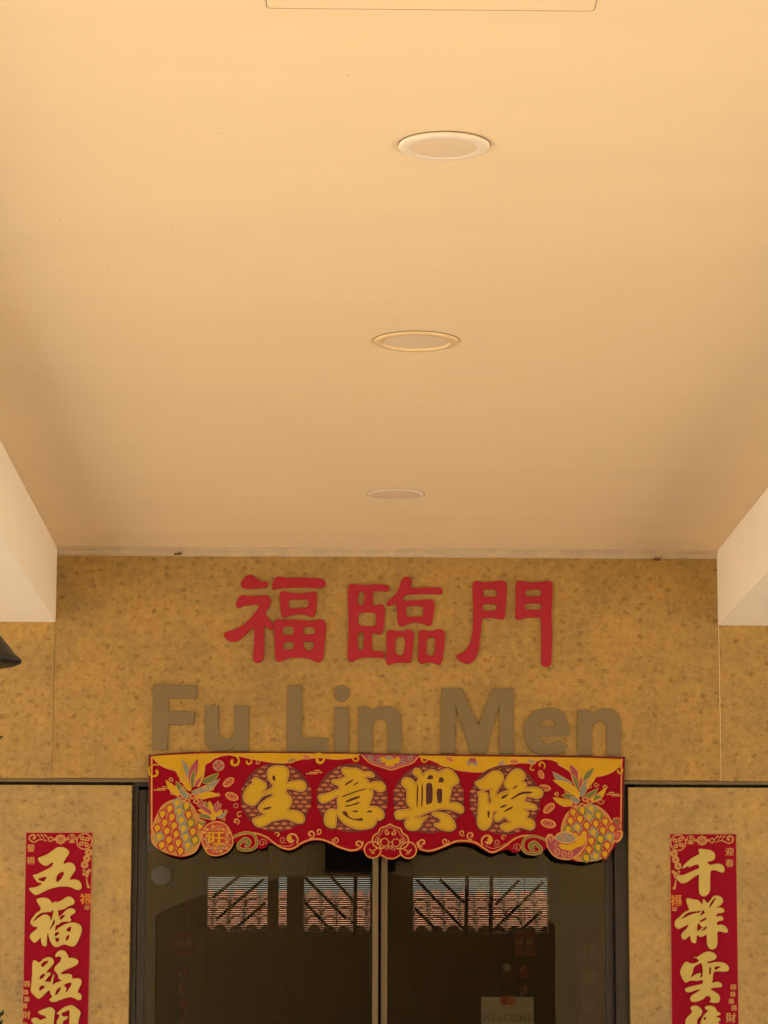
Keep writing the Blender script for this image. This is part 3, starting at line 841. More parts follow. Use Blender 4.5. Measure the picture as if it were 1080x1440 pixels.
LIN = [[(65,220),(75,165),(100,148),(150,155),(240,160),(330,152),(400,158),(445,168),(450,195),(438,215),(380,212),(320,212),(300,225),(295,290),(295,340),(320,352),(370,342),(400,360),(412,400),(408,470),(400,550),(385,605),(355,622),(320,608),(290,608),(287,680),(288,760),(300,785),(350,785),(395,795),(405,820),(390,845),(340,842),(270,840),(200,840),(150,855),(110,878),(75,870),(62,830),(68,700),(72,500),(68,330)],
 [(160,240),(175,218),(205,218),(222,245),(222,310),(215,338),(190,355),(165,338),(155,310)], [(160,450),(170,425),(220,412),(300,415),(328,432),(332,480),(325,530),(305,548),(210,548),(170,540),(158,510)],
 [(155,630),(170,605),(200,602),(218,625),(215,700),(208,765),(185,780),(160,765),(150,700)],
 [(432,335),(440,315),(480,280),(520,240),(550,185),(570,120),(600,85),(640,85),(660,110),(660,150),(655,180),(700,188),(800,185),(890,183),(945,190),(955,210),(945,238),(880,238),(760,238),(660,242),(610,250),(575,285),(600,305),(700,305),(800,298),(850,295),(878,320),(880,370),(870,440),(860,500),(850,530),(820,538),(780,520),(720,512),(670,512),(620,530),(585,545),(555,540),(538,500),(535,420),(525,350),(510,330),(475,345),(445,352)],
 [(612,375),(625,358),(690,352),(760,356),(780,375),(778,430),(765,455),(690,460),(625,458),(612,435)],
 [(430,630),(445,595),(470,588),(530,597),(590,598),(620,582),(660,588),(685,620),(682,690),(672,780),(660,860),(645,892),(600,892),(540,890),(490,895),(455,910),(430,890),(425,830),(432,740)],
 [(510,680),(530,650),(560,642),(595,650),(608,690),(605,750),(590,815),(570,828),(530,822),(510,790),(508,740)],
 [(738,620),(755,590),(790,592),(860,597),(920,580),(965,590),(980,625),(975,710),(965,800),(950,880),(925,910),(880,895),(820,888),(770,900),(742,885),(730,840),(735,740)],
 [(808,690),(820,660),(850,652),(885,655),(892,680),(890,750),(885,800),(870,828),(830,830),(808,805),(805,750)]]
MEN = [[(235,160),(255,127),(285,122),(350,135),(430,128),(490,120),(530,122),(550,145),(550,230),(545,330),(540,420),(530,470),(505,482),(460,472),(400,462),(340,468),(320,480),(312,540),(305,620),(295,700),(280,790),(255,855),(215,892),(180,900),(140,888),(95,855),(80,830),(95,818),(140,800),(185,755),(215,690),(235,600),(242,480),(240,330)],
 [(330,215),(350,198),(400,192),(450,202),(465,220),(462,255),(445,268),(380,272),(335,262)], [(325,350),(345,335),(400,332),(455,340),(465,358),(460,390),(440,400),(380,405),(330,395)],
 [(645,160),(660,127),(690,122),(740,132),(820,135),(890,130),(930,122),(970,128),(988,155),(985,300),(978,450),(985,600),(980,780),(975,890),(955,922),(925,930),(895,915),(885,880),(890,760),(885,600),(882,480),(870,462),(800,460),(730,465),(690,480),(655,480),(642,450),(645,330)],
 [(735,210),(755,198),(810,195),(870,200),(885,220),(882,252),(865,265),(800,267),(745,262),(732,245)], [(725,345),(740,332),(810,325),(870,330),(885,345),(882,378),(865,392),(800,395),(740,390),(725,375)]]
c = W(545, 940)
sign = thing('shop_sign', 'raised red Chinese characters 福臨門 mounted on the amber wall', 'sign', (c.x, -0.003, c.z))
for data, ox in ((FU, 310), (LIN, 480), (MEN, 630)):
    raised('character', px_loops(data, ox, 800, 6.75), -0.0025, 0.012, 0.0015, M_red, sign)

# Latin letters
LAT = [
 ('F', 205, 955, 6.0, [[(65,50),(432,57),(430,162),(190,165),(188,272),(408,278),(405,380),(190,385),(178,598),(55,595)]]),
 ('u', 205, 955, 6.0, [[(503,228),(612,228),(612,430),(616,462),(628,485),(650,502),(685,508),(715,498),(736,475),(746,440),(748,400),(750,230),(866,232),(860,606),(750,606),(748,565),(720,588),(680,605),(640,608),(595,605),(550,592),(522,560),(508,525),(503,480)]]),
 ('L', 395, 955, 6.0, [[(60,55),(178,55),(176,490),(395,500),(392,616),(52,612)]]),
 ('i', 395, 955, 6.0, [[(455,240),(572,240),(568,618),(452,618)], [(513 + 66 * math.cos(2 * math.pi * i / 28), 122 + 67 * math.sin(2 * math.pi * i / 28)) for i in range(28)]]),
 ('n', 395, 955, 6.0, [[(655,235),(700,231),(740,238),(772,262),(805,247),(850,235),(910,231),(955,243),(988,270),(1006,305),(1013,350),(1015,618),(902,618),(900,420),(893,372),(878,350),(855,341),(825,340),(800,350),(783,374),(773,410),(770,450),(768,618),(655,618)]]),
 ('M', 610, 955, 7.714, [[(85,100),(300,98),(485,515),(635,105),(862,105),(860,806),(712,806),(712,280),(700,300),(560,806),(405,806),(232,275),(222,806),(72,806)]]),
 ('e', 730, 960, 6.75, [[(45,450),(60,380),(100,310),(160,265),(230,248),(310,245),(380,265),(430,305),(460,370),(475,440),(472,505),(185,508),(200,550),(240,580),(290,588),(340,572),(370,545),(465,600),(430,645),(370,675),(290,690),(210,687),(130,655),(80,600),(52,530)], [(185,418),(200,380),(235,352),(280,345),(325,365),(345,400),(348,425),(200,425)]]),
 ('n', 730, 960, 6.75, [[(555,262),(620,260),(660,270),(685,300),(720,275),(780,252),(850,245),(905,265),(945,312),(962,370),(965,430),(960,690),(835,690),(832,440),(824,395),(805,374),(775,367),(745,370),(712,390),(693,425),(688,470),(685,690),(555,690)]]),
]
c = W(545, 1060)
lsign = thing('shop_name_letters', 'raised taupe letters reading Fu Lin Men on the amber wall', 'sign', (c.x, -0.003, c.z))
for ch, ox, oy, s, loops in LAT:
    raised('letter', px_loops(loops, ox, oy, s, smooth=False), -0.0025, 0.009, 0.0008, M_grey, lsign)

# ------------------------------------------------------------------ scalloped new-year banner
c = W(545, 1210)
ban = thing('new_year_banner', 'scalloped red and gold banner reading 生意興隆 with pineapples hung over the door', 'banner', (c.x, -0.024, c.z))
OUT = [(209,1062),(240,1059),(290,1057),(380,1057),(470,1058),(560,1060),(650,1061),(740,1062),(820,1063),(879,1064.5),(878,1100),(877,1140),(876.5,1165),(875,1176),(868,1186),(860,1197),(848,1206),(830,1211.5),(812,1212),(800,1208.5),(788,1207),(778,1201),(770,1191),(762,1199),(751,1202),(741,1198),(734,1194),(728,1199),(721,1199),(714,1194),(704,1197),(691.5,1200.7),(680,1195),(670,1189),(658,1185),(642,1185),(628,1191),(614,1196.5),(603.5,1199),(595,1197),(587,1196),(582,1203),(573,1207),(564,1204),(555.5,1208),(548.5,1209.5),(541,1207),(534,1204),(524,1207),(514,1202),(510,1195),(502,1197),(492,1197.7),(476,1193),(460.5,1185),(450,1182),(440,1182),(431.5,1185),(422.6,1189),(413.7,1195),(405,1196.7),(394.5,1193),(384,1186),(377,1186),(374,1192),(366,1194),(359,1190),(354,1195),(345.5,1197),(337,1193),(331,1184),(327,1190),(317,1199.5),(301,1204.5),(291.7,1200.6),(285,1190),(282,1187),(277,1197),(267.6,1203),(255.5,1206),(241,1203.5),(229,1198),(218,1191),(212,1181),(210,1170.5),(209.6,1151),(209,1103)]
def slab_from(loop, y0, y1, m, name, parent):
    f = [W(x, y, y1) for x, y in loop]
    tri = tessellate_polygon([[Vector((v.x, v.z, 0)) for v in f]])
    n = len(f)
    V = [(v.x, y1, v.z) for v in f] + [(v.x, y0, v.z) for v in f]
    F = []
    for t in tri:
        a, b_, d = (f[i] for i in t)
        t = tuple(t) if ((b_ - a).cross(d - a)).y < 0 else tuple(t[::-1])
        F.append(t); F.append(tuple(i + n for i in t[::-1]))
    F += [(i, i + n, (i + 1) % n + n, (i + 1) % n) for i in range(n)]
    return mesh_obj(name, V, F, m, parent)
slab_from(OUT, -0.0225, -0.0255, M_bred, 'cloth', ban)
BY = -0.0257

# yellow cloud bands along the top edge
A = Art(BY)
z1 = lambda p: [(205 + x / 8.31, 1055 + y / 8.31) for x, y in p]
z2 = lambda p: [(760 + x / 8.31, 1055 + y / 8.31) for x, y in p]
z6 = lambda p: [(290 + x / 6, 1050 + y / 6) for x, y in p]
z7 = lambda p: [(450 + x / 6, 1050 + y / 6) for x, y in p]
z8 = lambda p: [(620 + x / 6, 1050 + y / 6) for x, y in p]
cloudL = z1([(75,80),(120,130),(180,180),(260,215),(350,245),(395,320),(480,400),(560,390),(650,330),(690,180),(760,130)]) + z6([(60,104),(130,77),(200,70),(290,82),(400,107),(500,124),(600,137),(680,137),(760,117),(810,105),(880,98),(960,92),(1030,100)]) + z7([(60,100),(150,107),(240,97),(290,90),(340,62)])
topL = [(506, 1060.5), (460, 1060), (380, 1059), (290, 1059.5), (240, 1061.5), (213, 1063.5)]
A.poly([smooth_open(cloudL, 3) + topL], M_byel)
A.line(cloudL, 1.3, M_bline)
cloudR = z7([(830,82),(860,95),(910,105),(1000,140)]) + z8([(0,155),(130,195),(300,215),(400,205),(450,185),(500,170),(560,150),(680,137),(760,140),(810,122),(870,105),(950,115),(1020,155)]) + z2([(200,160),(330,240),(420,330),(520,360),(650,312),(750,290),(860,240),(950,155)])
topR = [(876, 1067.5), (820, 1065.5), (740, 1064.5), (650, 1063.5), (590, 1062.5)]
A.poly([smooth_open(cloudR, 3) + topR], M_byel)
A.line(cloudR, 1.3, M_bline)
med = z7([(350,70),(400,120),(450,150),(500,165),(550,182),(600,195),(650,182),(700,165),(750,150),(790,130),(830,85)])
A.poly([smooth_open(med, 3) + [(585, 1062.2), (508, 1061)]], M_purp)
A.line(med, 1.6, M_bline)
A.line([(x, y - 3.5 if 515 < x < 580 else y) for x, y in med[1:-1]], 0.9, M_bpink)
A.poly([smooth_loop(z7([(505,95),(530,85),(560,100),(590,110),(630,100),(655,85),(675,105),(665,135),(640,155),(590,165),(545,150),(515,125)]))], M_byel)
A.disc(547, 1066, 5, 2.6, M_teal); A.ring(547, 1066, 5, 2.6, 0.9, M_bline)
for (x, y, s_) in [(521, 1066, 1), (533, 1069, -1), (566, 1070, 1), (576, 1066, -1)]:
    A.spiral(x, y, 4.2, 1.2, 0, M_teal, 1.2, 1.8, s_)
for (x, y) in [(556.5, 1075), (540, 1074)]:
    A.disc(x, y, 2, 2, M_purp)
A.build('cloud_print', ban)

# round lattices behind the four characters
DISCS = [(388.5, 1121.5, 49.5, 48.2), (495.2, 1122.2, 49.8, 48.5), (602.7, 1123.5, 49.6, 48.3), (710, 1125, 49.6, 49.0)]
for (cx_, cy_, rx, ry) in DISCS:
    A = Art(BY - 0.0012, 0.000012)
    A.disc(cx_, cy_, rx, ry, M_bdisc, n=56)
    A.step = 0.0000005
    sx, sy = 11.2, 6.1
    for j in range(-9, 10):
        for i in range(-6, 7):
            x = cx_ + (i + (0.5 if j % 2 else 0)) * sx; y = cy_ + j * sy
            d = math.hypot((x - cx_) / rx, (y - cy_) / ry)
            if d > 0.955: continue
            A.poly([[(x - 4.6, y + 1.2), (x - 3.4, y - 1.6), (x - 2.0, y + 0.3), (x - 1.7, y - 3.0), (x - 0.2, y - 0.6), (x, y - 3.8), (x + 0.2, y - 0.6), (x + 1.7, y - 3.0), (x + 2.0, y + 0.3), (x + 3.4, y - 1.6), (x + 4.6, y + 1.2), (x + 1.5, y + 1.4), (x, y + 2.6), (x - 1.5, y + 1.4)]], M_bfan)
    A.build('lattice_disc', ban)

SHENG = [[(110,480),(140,410),(190,350),(240,325),(220,300),(235,270),(275,258),(330,285),(385,320),(402,355),(395,400),(350,445),(410,420),(470,380),(490,360),(450,310),(420,260),(415,190),(440,140),(500,112),(570,108),(640,120),(680,160),(685,220),(670,280),(660,320),(740,300),(820,290),(880,310),(902,360),(890,410),(840,430),(790,420),(720,400),(655,405),(660,450),(700,490),(725,530),(720,580),(690,640),(665,670),(730,668),(800,680),(860,720),(882,770),(870,820),(810,835),(740,815),(690,790),(630,780),(560,790),(480,810),(420,845),(340,880),(280,870),(240,830),(228,790),(260,765),(330,745),(390,715),(330,695),(302,655),(310,610),(345,570),(420,520),(485,485),(470,462),(400,475),(345,505),(300,560),(260,600),(200,605),(150,580),(115,540)],
 [(475,250),(490,225),(512,245),(517,285),(500,302),(482,282)], [(355,655),(400,633),(462,626),(457,646),(410,662),(368,668)]]
YI = [[(115,490),(150,470),(230,455),(310,425),(375,395),(360,355),(310,335),(282,310),(300,285),(360,280),(430,255),(455,235),(420,200),(412,150),(440,128),(510,135),(600,140),(650,165),(690,185),(760,182),(810,210),(825,235),(800,250),(700,255),(745,290),(755,325),(820,310),(900,308),(945,340),(962,385),(940,425),(880,435),(810,405),(765,405),(800,430),(805,470),(785,540),(760,600),(750,625),(830,620),(900,650),(940,700),(940,760),(890,795),(850,790),(842,830),(800,880),(720,905),(620,910),(530,885),(440,835),(380,770),(350,720),(345,780),(330,880),(270,890),(215,860),(192,810),(195,740),(215,690),(260,655),(310,655),(350,660),(355,600),(350,540),(365,490),(310,520),(240,560),(180,580),(140,560),(118,520)],
 [(415,493),(500,458),(620,415),(700,396),(735,398),(700,412),(600,440),(500,477),(425,505)], [(452,345),(480,318),(562,278),(542,307),(480,347),(456,360)], [(552,352),(590,325),(632,303),(612,332),(570,358)],
 [(462,555),(530,518),(632,488),(637,510),(560,542),(478,572)], [(458,610),(540,593),(632,563),(622,590),(540,612),(463,627)],
 [(415,695),(450,680),(480,700),(500,745),(560,775),(620,775),(660,765),(685,795),(660,805),(590,800),(520,780),(450,740)], [(535,685),(580,672),(625,682),(590,697)], [(720,690),(760,672),(800,680),(790,695),(750,698)]]
XING = [[(175,330),(195,275),(240,255),(300,270),(350,320),(360,340),(385,270),(370,240),(330,215),(320,180),(345,145),(390,142),(425,175),(440,225),(470,190),(530,160),(590,160),(640,185),(700,155),(760,145),(820,170),(875,235),(900,300),(880,335),(820,370),(800,450),(785,570),(850,570),(920,595),(960,640),(955,690),(920,708),(860,685),(790,660),(700,655),(600,670),(520,695),(430,735),(350,765),(430,762),(500,742),(505,757),(450,810),(420,870),(370,915),(300,922),(245,900),(220,850),(230,800),(265,772),(230,770),(150,785),(110,770),(95,720),(110,680),(180,665),(270,655),(300,650),(260,610),(240,560),(245,480),(240,410),(200,365)],
 [(562,715),(590,695),(680,700),(760,720),(820,780),(855,850),(850,900),(800,930),(720,925),(650,895),(590,860),(600,835),(650,830),(670,800),(640,765),(590,745)],
 [(500,265),(515,235),(545,222),(575,240),(575,270),(540,280),(510,280)], [(645,300),(655,265),(680,250),(712,275),(710,310),(680,320),(650,318)],
 [(372,370),(390,350),(388,500),(378,620),(366,620),(366,480)], [(430,340),(446,360),(450,500),(440,620),(424,620),(426,480)], [(490,340),(525,325),(560,335),(572,420),(566,560),(530,590),(490,590),(485,450)], [(625,410),(660,395),(692,410),(692,500),(685,570),(640,580),(622,500)]]
LONG = [[(120,320),(160,295),(220,265),(280,215),(340,178),(400,170),(450,195),(482,250),(465,320),(420,390),(390,450),(385,485),(430,455),(500,430),(540,420),(500,380),(482,330),(500,290),(540,220),(590,170),(650,145),(710,165),(750,220),(745,270),(715,300),(760,325),(770,365),(750,385),(820,378),(900,380),(955,405),(975,450),(955,500),(900,520),(830,505),(770,500),(750,560),(800,575),(870,600),(900,635),(880,665),(810,660),(740,660),(790,690),(800,720),(770,760),(830,785),(870,830),(865,890),(820,915),(750,900),(690,885),(610,910),(530,940),(470,920),(435,880),(450,850),(510,830),(570,815),(520,790),(490,765),(440,800),(400,815),(365,790),(358,740),(390,700),(360,690),(345,720),(335,790),(310,860),(260,910),(200,910),(160,870),(145,800),(155,650),(165,500),(150,455),(165,432),(230,435),(268,450),(285,500),(290,570),(312,580),(320,540),(305,480),(308,430),(325,402),(260,412),(200,410),(160,380),(130,350)],
 [(448,510),(480,483),(542,463),(522,492),(480,522),(453,527)], [(588,400),(620,368),(657,348),(647,375),(610,402)], [(560,532),(630,480),(700,440),(780,430),(857,440),(810,460),(730,466),(660,492),(600,528)],
 [(433,635),(470,608),(532,598),(502,622),(450,642)], [(478,690),(530,648),(597,618),(587,646),(540,672),(500,692)], [(275,680),(300,688),(300,740),(285,772),(274,730)]]
for data, ox in ((SHENG, 330), (YI, 435), (XING, 545), (LONG, 655)):
    loops = px_loops(data, ox, 1065, 9.0)
    ch = raised('character', loops, BY - 0.0016, 0.0035, 0.0004, M_bgold, ban)
    A = Art(BY - 0.0018, 0.00001)
    for i, lp in enumerate(loops):
        if i and any(inside(lp[0], q_) for q_ in loops if q_ is not lp):
            A.poly([lp], M_bdark)
        else:
            A.line(lp, 5.0, M_bdark, smooth=False, closed=True)
    for i, lp in enumerate(loops):
        if not any(inside(lp[0], q_) for q_ in loops if q_ is not lp):
            A.line(lp, 2.0, M_bpink, smooth=False, closed=True)
    A.y = BY - 0.0016 - 0.0036
    for lp in loops:
        cxm = sum(p[0] for p in lp) / len(lp); cym = sum(p[1] for p in lp) / len(lp)
        q = []
        n = len(lp)
        sgn = -1 if area(lp) > 0 else 1
        hole = any(inside(lp[0], o2) for o2 in loops if o2 is not lp)
        if hole: continue
        for i in range(n):
            tx, ty = lp[(i + 1) % n][0] - lp[i - 1][0], lp[(i + 1) % n][1] - lp[i - 1][1]
            l = math.hypot(tx, ty) or 1
            q.append((lp[i][0] + sgn * ty / l * 1.3, lp[i][1] - sgn * tx / l * 1.3))
        A.line(q, 0.7, M_bbrown, smooth=False, closed=True)
    A.build('outline', ch)

# scroll edging along the hem and the sides
A = Art(BY - 0.0002, 0.00002)
A.line([(213.3, 1064), (213.2, 1110), (213.2, 1150), (213.4, 1168)], 2.2, M_bline)
A.line([(874.2, 1067), (873.6, 1110), (873.2, 1150), (872.8, 1166)], 1.8, M_bline)
A.line([(209.6, 1062.5), (240, 1059.6), (290, 1057.7), (380, 1057.7), (470, 1058.6), (560, 1060.6), (650, 1061.6), (740, 1062.6), (820, 1063.6), (878.5, 1065)], 1.4, M_bdark)
A.line([(209.7, 1062), (209.6, 1103), (210.2, 1151), (210.6, 1170)], 1.2, M_bdark)
A.line([(878.4, 1065), (877.4, 1103), (876.4, 1151), (876.0, 1168)], 1.3, M_bdark)
hemL = [(327, 1178.5), (338, 1174), (350, 1171.5), (362, 1172.5), (375, 1177.5), (386, 1186), (396, 1192), (406, 1194), (414, 1192), (423, 1186), (432, 1182), (441, 1180), (452, 1180.5), (464, 1184.5), (477, 1191), (492, 1195.8), (502, 1194.5), (509, 1189), (510, 1183)]
hemR = [(769, 1181), (757, 1176.5), (745, 1175), (733, 1176), (722, 1180.5), (712, 1188.5), (702, 1195), (691.5, 1198.6), (681, 1193), (671, 1186), (660, 1182.8), (642, 1182.8), (629, 1188), (614, 1194), (603, 1196.5), (594, 1195), (588, 1190), (587, 1184)]
A.line(hemL, 2.2, M_bline); A.line(hemR, 2.2, M_bline)
A.line([(375, 1178), (386, 1186), (394, 1189), (405, 1190), (413, 1187)], 1.0, M_bpink)
A.line([(712, 1186), (702, 1191), (692, 1193), (682, 1189)], 1.0, M_bpink)
for (x, y, r, tn, st, cw_, m, w0, w1) in [
    (410, 1180, 9.5, 1.05, 0.4, 1, M_bline, 1.8, 4.2), (437, 1173, 6, 1.1, 1.2, 1, M_bline, 1.5, 2.6), (448, 1169, 4.5, 1.1, 1.6, 1, M_bline, 1.2, 1.8), (472, 1181, 5.2, 1.25, 1.8, 1, M_bline, 1.2, 1.8),
    (398, 1181, 5, 1.2, 2.0, -1, M_bpink, 0.9, 1.2), (369, 1185, 6, 1.3, -1.5, 1, M_bpink, 1.0, 1.2), (390, 1174, 4, 0.8, 2.2, -1, M_bline, 1.2, 2.2), (504, 1187, 6, 1.1, 0.9, 1, M_bline, 1.6, 2.6),
    (332, 1155, 4.6, 1.0, 1.2, 1, M_bline, 1.6, 2.6), (337, 1146, 5.0, 0.8, 0.3, 1, M_bline, 1.2, 1.8),
    (686, 1182, 9.5, 1.05, 2.7, -1, M_bline, 1.8, 4.2), (662, 1175, 6, 1.1, 1.9, -1, M_bline, 1.5, 2.6), (650, 1171, 4.5, 1.1, 1.5, -1, M_bline, 1.2, 1.8), (626, 1183, 5.2, 1.25, 1.4, -1, M_bline, 1.2, 1.8),
    (698, 1184.5, 5, 1.2, 1.1, 1, M_bpink, 0.9, 1.2), (728, 1192, 6, 1.3, -1.6, -1, M_bpink, 1.0, 1.2), (708, 1178, 4, 0.8, 0.9, 1, M_bline, 1.2, 2.2), (594, 1185, 6, 1.1, 2.2, -1, M_bline, 1.6, 2.6),
    (217.5, 1085.5, 11, 1.0, -1.0, 1, M_byel, 1.6, 3.4), (871, 1084, 6.0, 1.0, 4.0, -1, M_byel, 1.6, 3.0),
    (329, 1071, 9, 0.95, -2.2, -1, M_byel, 2.0, 4.2), (349, 1071, 6.5, 0.9, -2.6, -1, M_byel, 1.6, 2.6), (362, 1072, 3.6, 1.0, -1.2, -1, M_bline, 1.0, 1.4),
    (449, 1068, 9.5, 1.0, -2.6, -1, M_byel, 2.2, 4.4), (501, 1066, 5.5, 1.0, 3.6, 1, M_byel, 1.6, 2.8), (596, 1067.5, 5.5, 1.0, -0.6, -1, M_byel, 1.6, 2.8),
    (761, 1076, 6, 0.8, 2.2, 1, M_byel, 1.6, 2.6), (749, 1081, 4.5, 0.7, 0.4, 1, M_byel, 1.2, 2.2)]:
    A.spiral(x, y, r, tn, st, m, w0, w1, cw_)
A.disc(407, 1178.5, 3.6, 2.9, M_byel); A.disc(689, 1180.5, 3.6, 2.9, M_byel)
# green curls
for (cx_, cy_, s_) in ((347, 1184, 1), (749, 1189, -1)):
    base = [(-19, -7), (-8, -12), (2, -13), (11, -9), (14, 1), (10, 9), (0, 11.5), (-9, 10), (-12, 5), (-7, -1), (-2, -4), (3, -1), (2, 4), (-3, 4)]
    pts = [(cx_ + s_ * x, cy_ + y) for x, y in base]
    A.line(pts, 6.2, M_bline, taper=(3.2, 6.5)); A.line(pts, 4.2, M_green, taper=(1.8, 4.6))
# centre cloud knot
def mirror(pts): return [(2 * 549 - x, y + 0.6) for x, y in pts]
knot = [(549, 1158.5), (543, 1162), (535, 1165), (532, 1171), (526, 1175), (523.5, 1182), (526, 1189), (533, 1193), (541, 1192)]
A.line(knot, 1.9, M_bline); A.line(mirror(knot), 1.9, M_bline)
knot2 = [(549, 1162.5), (544, 1165.5), (538, 1168), (535.5, 1173), (530, 1177), (528, 1182), (531, 1188)]
A.line(knot2, 1.0, M_bpink); A.line(mirror(knot2), 1.0, M_bpink)
for s_ in (0, 1):
    f_ = (lambda p: mirror(p)) if s_ else (lambda p: p)
    def cen(x, y): return f_([(x, y)])[0]
    for (x, y, r, w) in ((524, 1195, 11.6, 1.8), (541, 1184.5, 5.5, 1.2)):
        q = cen(x, y); A.ring(q[0], q[1], r, r, w, M_bline)
    q = cen(545, 1171); A.spiral(q[0], q[1], 3.8, 1.0, -1.57, M_bline, 1.4, 2.2, -1 if s_ else 1)
    q = cen(534, 1182); A.spiral(q[0], q[1], 3.8, 1.0, -1.57, M_bline, 1.4, 2.2, -1 if s_ else 1)
    q = cen(546, 1193); A.spiral(q[0], q[1], 3.2, 0.9, 1.57, M_bpink, 1.2, 1.6, 1 if s_ else -1)
    A.line(f_([(519, 1194), (524, 1197), (530, 1193)]), 1.6, M_bline); A.line(f_([(522, 1199), (527, 1200)]), 1.6, M_bline)
    A.line(f_([(535, 1201.5), (540, 1204.5), (545, 1207), (549, 1206.5)]), 1.4, M_bline)
A.ring(549, 1187, 3.2, 3.2, 1.1, M_bline)
# drifting cloud dashes
for (x, y, s_) in ((226, 1109, 1), (440, 1086, 1), (866, 1117, -1)):
    A.line([(x - 10 * s_, y + 2), (x + 6 * s_, y + 2)], 1.3, M_bline); A.line([(x - 5 * s_, y), (x + 13 * s_, y)], 1.3, M_bline); A.line([(x + 2 * s_, y - 2.6), (x + 10 * s_, y - 2.6)], 1.2, M_bline)
A.build('scroll_print', ban)

# coins
A = Art(BY - 0.0004, 0.00002)
for (x, y, rx, ry, rot, m) in [(321.5, 1100, 9.0, 5.4, -0.65, M_byel), (326, 1120, 9.6, 5.6, 0.35, M_byel), (772, 1136.5, 9.6, 5.4, -0.7, M_byel), (771, 1158, 11, 6.2, 0.25, M_byel), (766, 1108, 8.6, 4.6, 0.15, M_byel),
                               (705, 1073.5, 6.4, 4.2, -0.75, M_teal), (723.5, 1071, 7.0, 4.0, 0.0, M_byel), (747, 1071, 6.8, 4.2, 0.2, M_teal), (761, 1089, 6.4, 4.0, 1.2, M_byel), (632.5, 1068, 6.0, 3.8, 0.5, M_byel), (410, 1069, 7.2, 3.8, -0.35, M_green), (431, 1064.5, 6, 3.2, 0.3, M_byel)]:
    A = Art(BY - 0.0004, 0.00002)
    A.disc(x, y, rx, ry, M_bline, rot); A.disc(x, y, rx * 0.74, ry * 0.7, M_bsc_red if m is M_byel else m, rot)
    A.ring(x, y, rx * 0.42, ry * 0.45, 0.9, M_bline, rot, 10)
    A.build('coin_print', ban)
A = Art(BY - 0.0004, 0.00002)
A.disc(307.3, 1076.5, 8.3, 7.8, M_bpink); A.disc(307.3, 1076.5, 6.6, 6.2, M_bsc_red)
for a in range(4):
    t = math.pi / 4 + a * math.pi / 2
    A.leaf((307.3 + 3.6 * math.cos(t), 1076.5 + 3.6 * math.sin(t)), (307.3 + 7.2 * math.cos(t + 0.05), 1076.5 + 7.0 * math.sin(t + 0.05)), 5.0, M_teal)
A.ring(307.3, 1076.5, 2.6, 2.4, 1.2, M_bpink, 0.78, 4)
A.build('coin_print', ban); A = Art(BY - 0.0004, 0.00002)
A.ring(331.5, 1133, 3.0, 3.0, 1.0, M_bpink, 0, 12)
A.build('bead_print', ban); A = Art(BY - 0.0004, 0.00002)
# lucky boat ornament on the yellow cloud
A.disc(664, 1073, 8.5, 6.5, M_bline); A.disc(664, 1073, 7.4, 5.4, M_teal); A.disc(664.5, 1069, 5.2, 3.4, M_purp); A.disc(663.5, 1076.5, 4.2, 2.4, M_byel)
A.build('treasure_print', ban); A = Art(BY - 0.0004, 0.00002)
# lower-right coins behind the big pineapple
A.disc(867, 1157, 7.2, 7.6, M_bpink); A.disc(867, 1157, 6.0, 6.4, M_bsc_red); A.leaf((863, 1153), (871, 1160), 3.6, M_green); A.leaf((871, 1163), (864, 1168), 3.0, M_purp)
A.build('coin_print', ban); A = Art(BY - 0.0004, 0.00002)
A.disc(869, 1176, 6.2, 9.5, M_bline, 0.5); A.disc(868, 1175.5, 4.2, 7.2, M_bsc_red, 0.5); A.ring(868, 1175, 1.8, 3.0, 0.9, M_bline, 0.5, 10)
A.build('coin_print', ban)

# pineapples
def scale_cell(A, x, y, s_, edge, rot=0.0, fill=M_byel):
    def q(pts): 
        c_, n_ = math.cos(rot), math.sin(rot)
        return [(x + a * c_ * s_ - b_ * n_ * s_, y + a * n_ * s_ + b_ * c_ * s_) for a, b_ in pts]
    A.poly([q([(0, -7.2), (4.2, -3.4), (6.0, 1.2), (3.0, 4.6), (0, 7.2), (-3.0, 4.6), (-6.0, 1.2), (-4.2, -3.4)])], edge)
    A.poly([smooth_loop(q([(0, -4.0), (2.8, -2.2), (3.2, 0.8), (1.4, 3.2), (0.2, 5.6), (-1.2, 3.2), (-3.2, 0.8), (-2.8, -2.2)]), 2)], fill)

def pineapple(body, cells, edges, crown, origin, eyes, rot):
    A = Art(BY - 0.0010, 0.00002)
    A.poly([smooth_loop(body)], M_bline)
    cxm = sum(p[0] for p in body) / len(body); cym = sum(p[1] for p in body) / len(body)
    A.poly([smooth_loop([(cxm + (x - cxm) * 0.965, cym + (y - cym) * 0.97) for x, y in body])], M_bpink)
    A.poly([smooth_loop([(cxm + (x - cxm) * 0.95, cym + (y - cym) * 0.955) for x, y in body])], M_ochre)
    for (x, y), e in zip(cells, edges):
        scale_cell(A, x, y, 1.15, e, rot)
    p = A.build('pineapple', ban)
    A2 = Art(A.y - 0.0002, 0.00002)
    for base, tip, w, m, bend in crown:
        A2.leaf(base, tip, w + 1.6, m, M_bline, bend, 0.85)
    for (x, y, r) in eyes:
        A2.disc(x, y, r, r * 0.8, M_bline); A2.disc(x, y, r * 0.62, r * 0.5, M_bsc_red)
    return p, A2
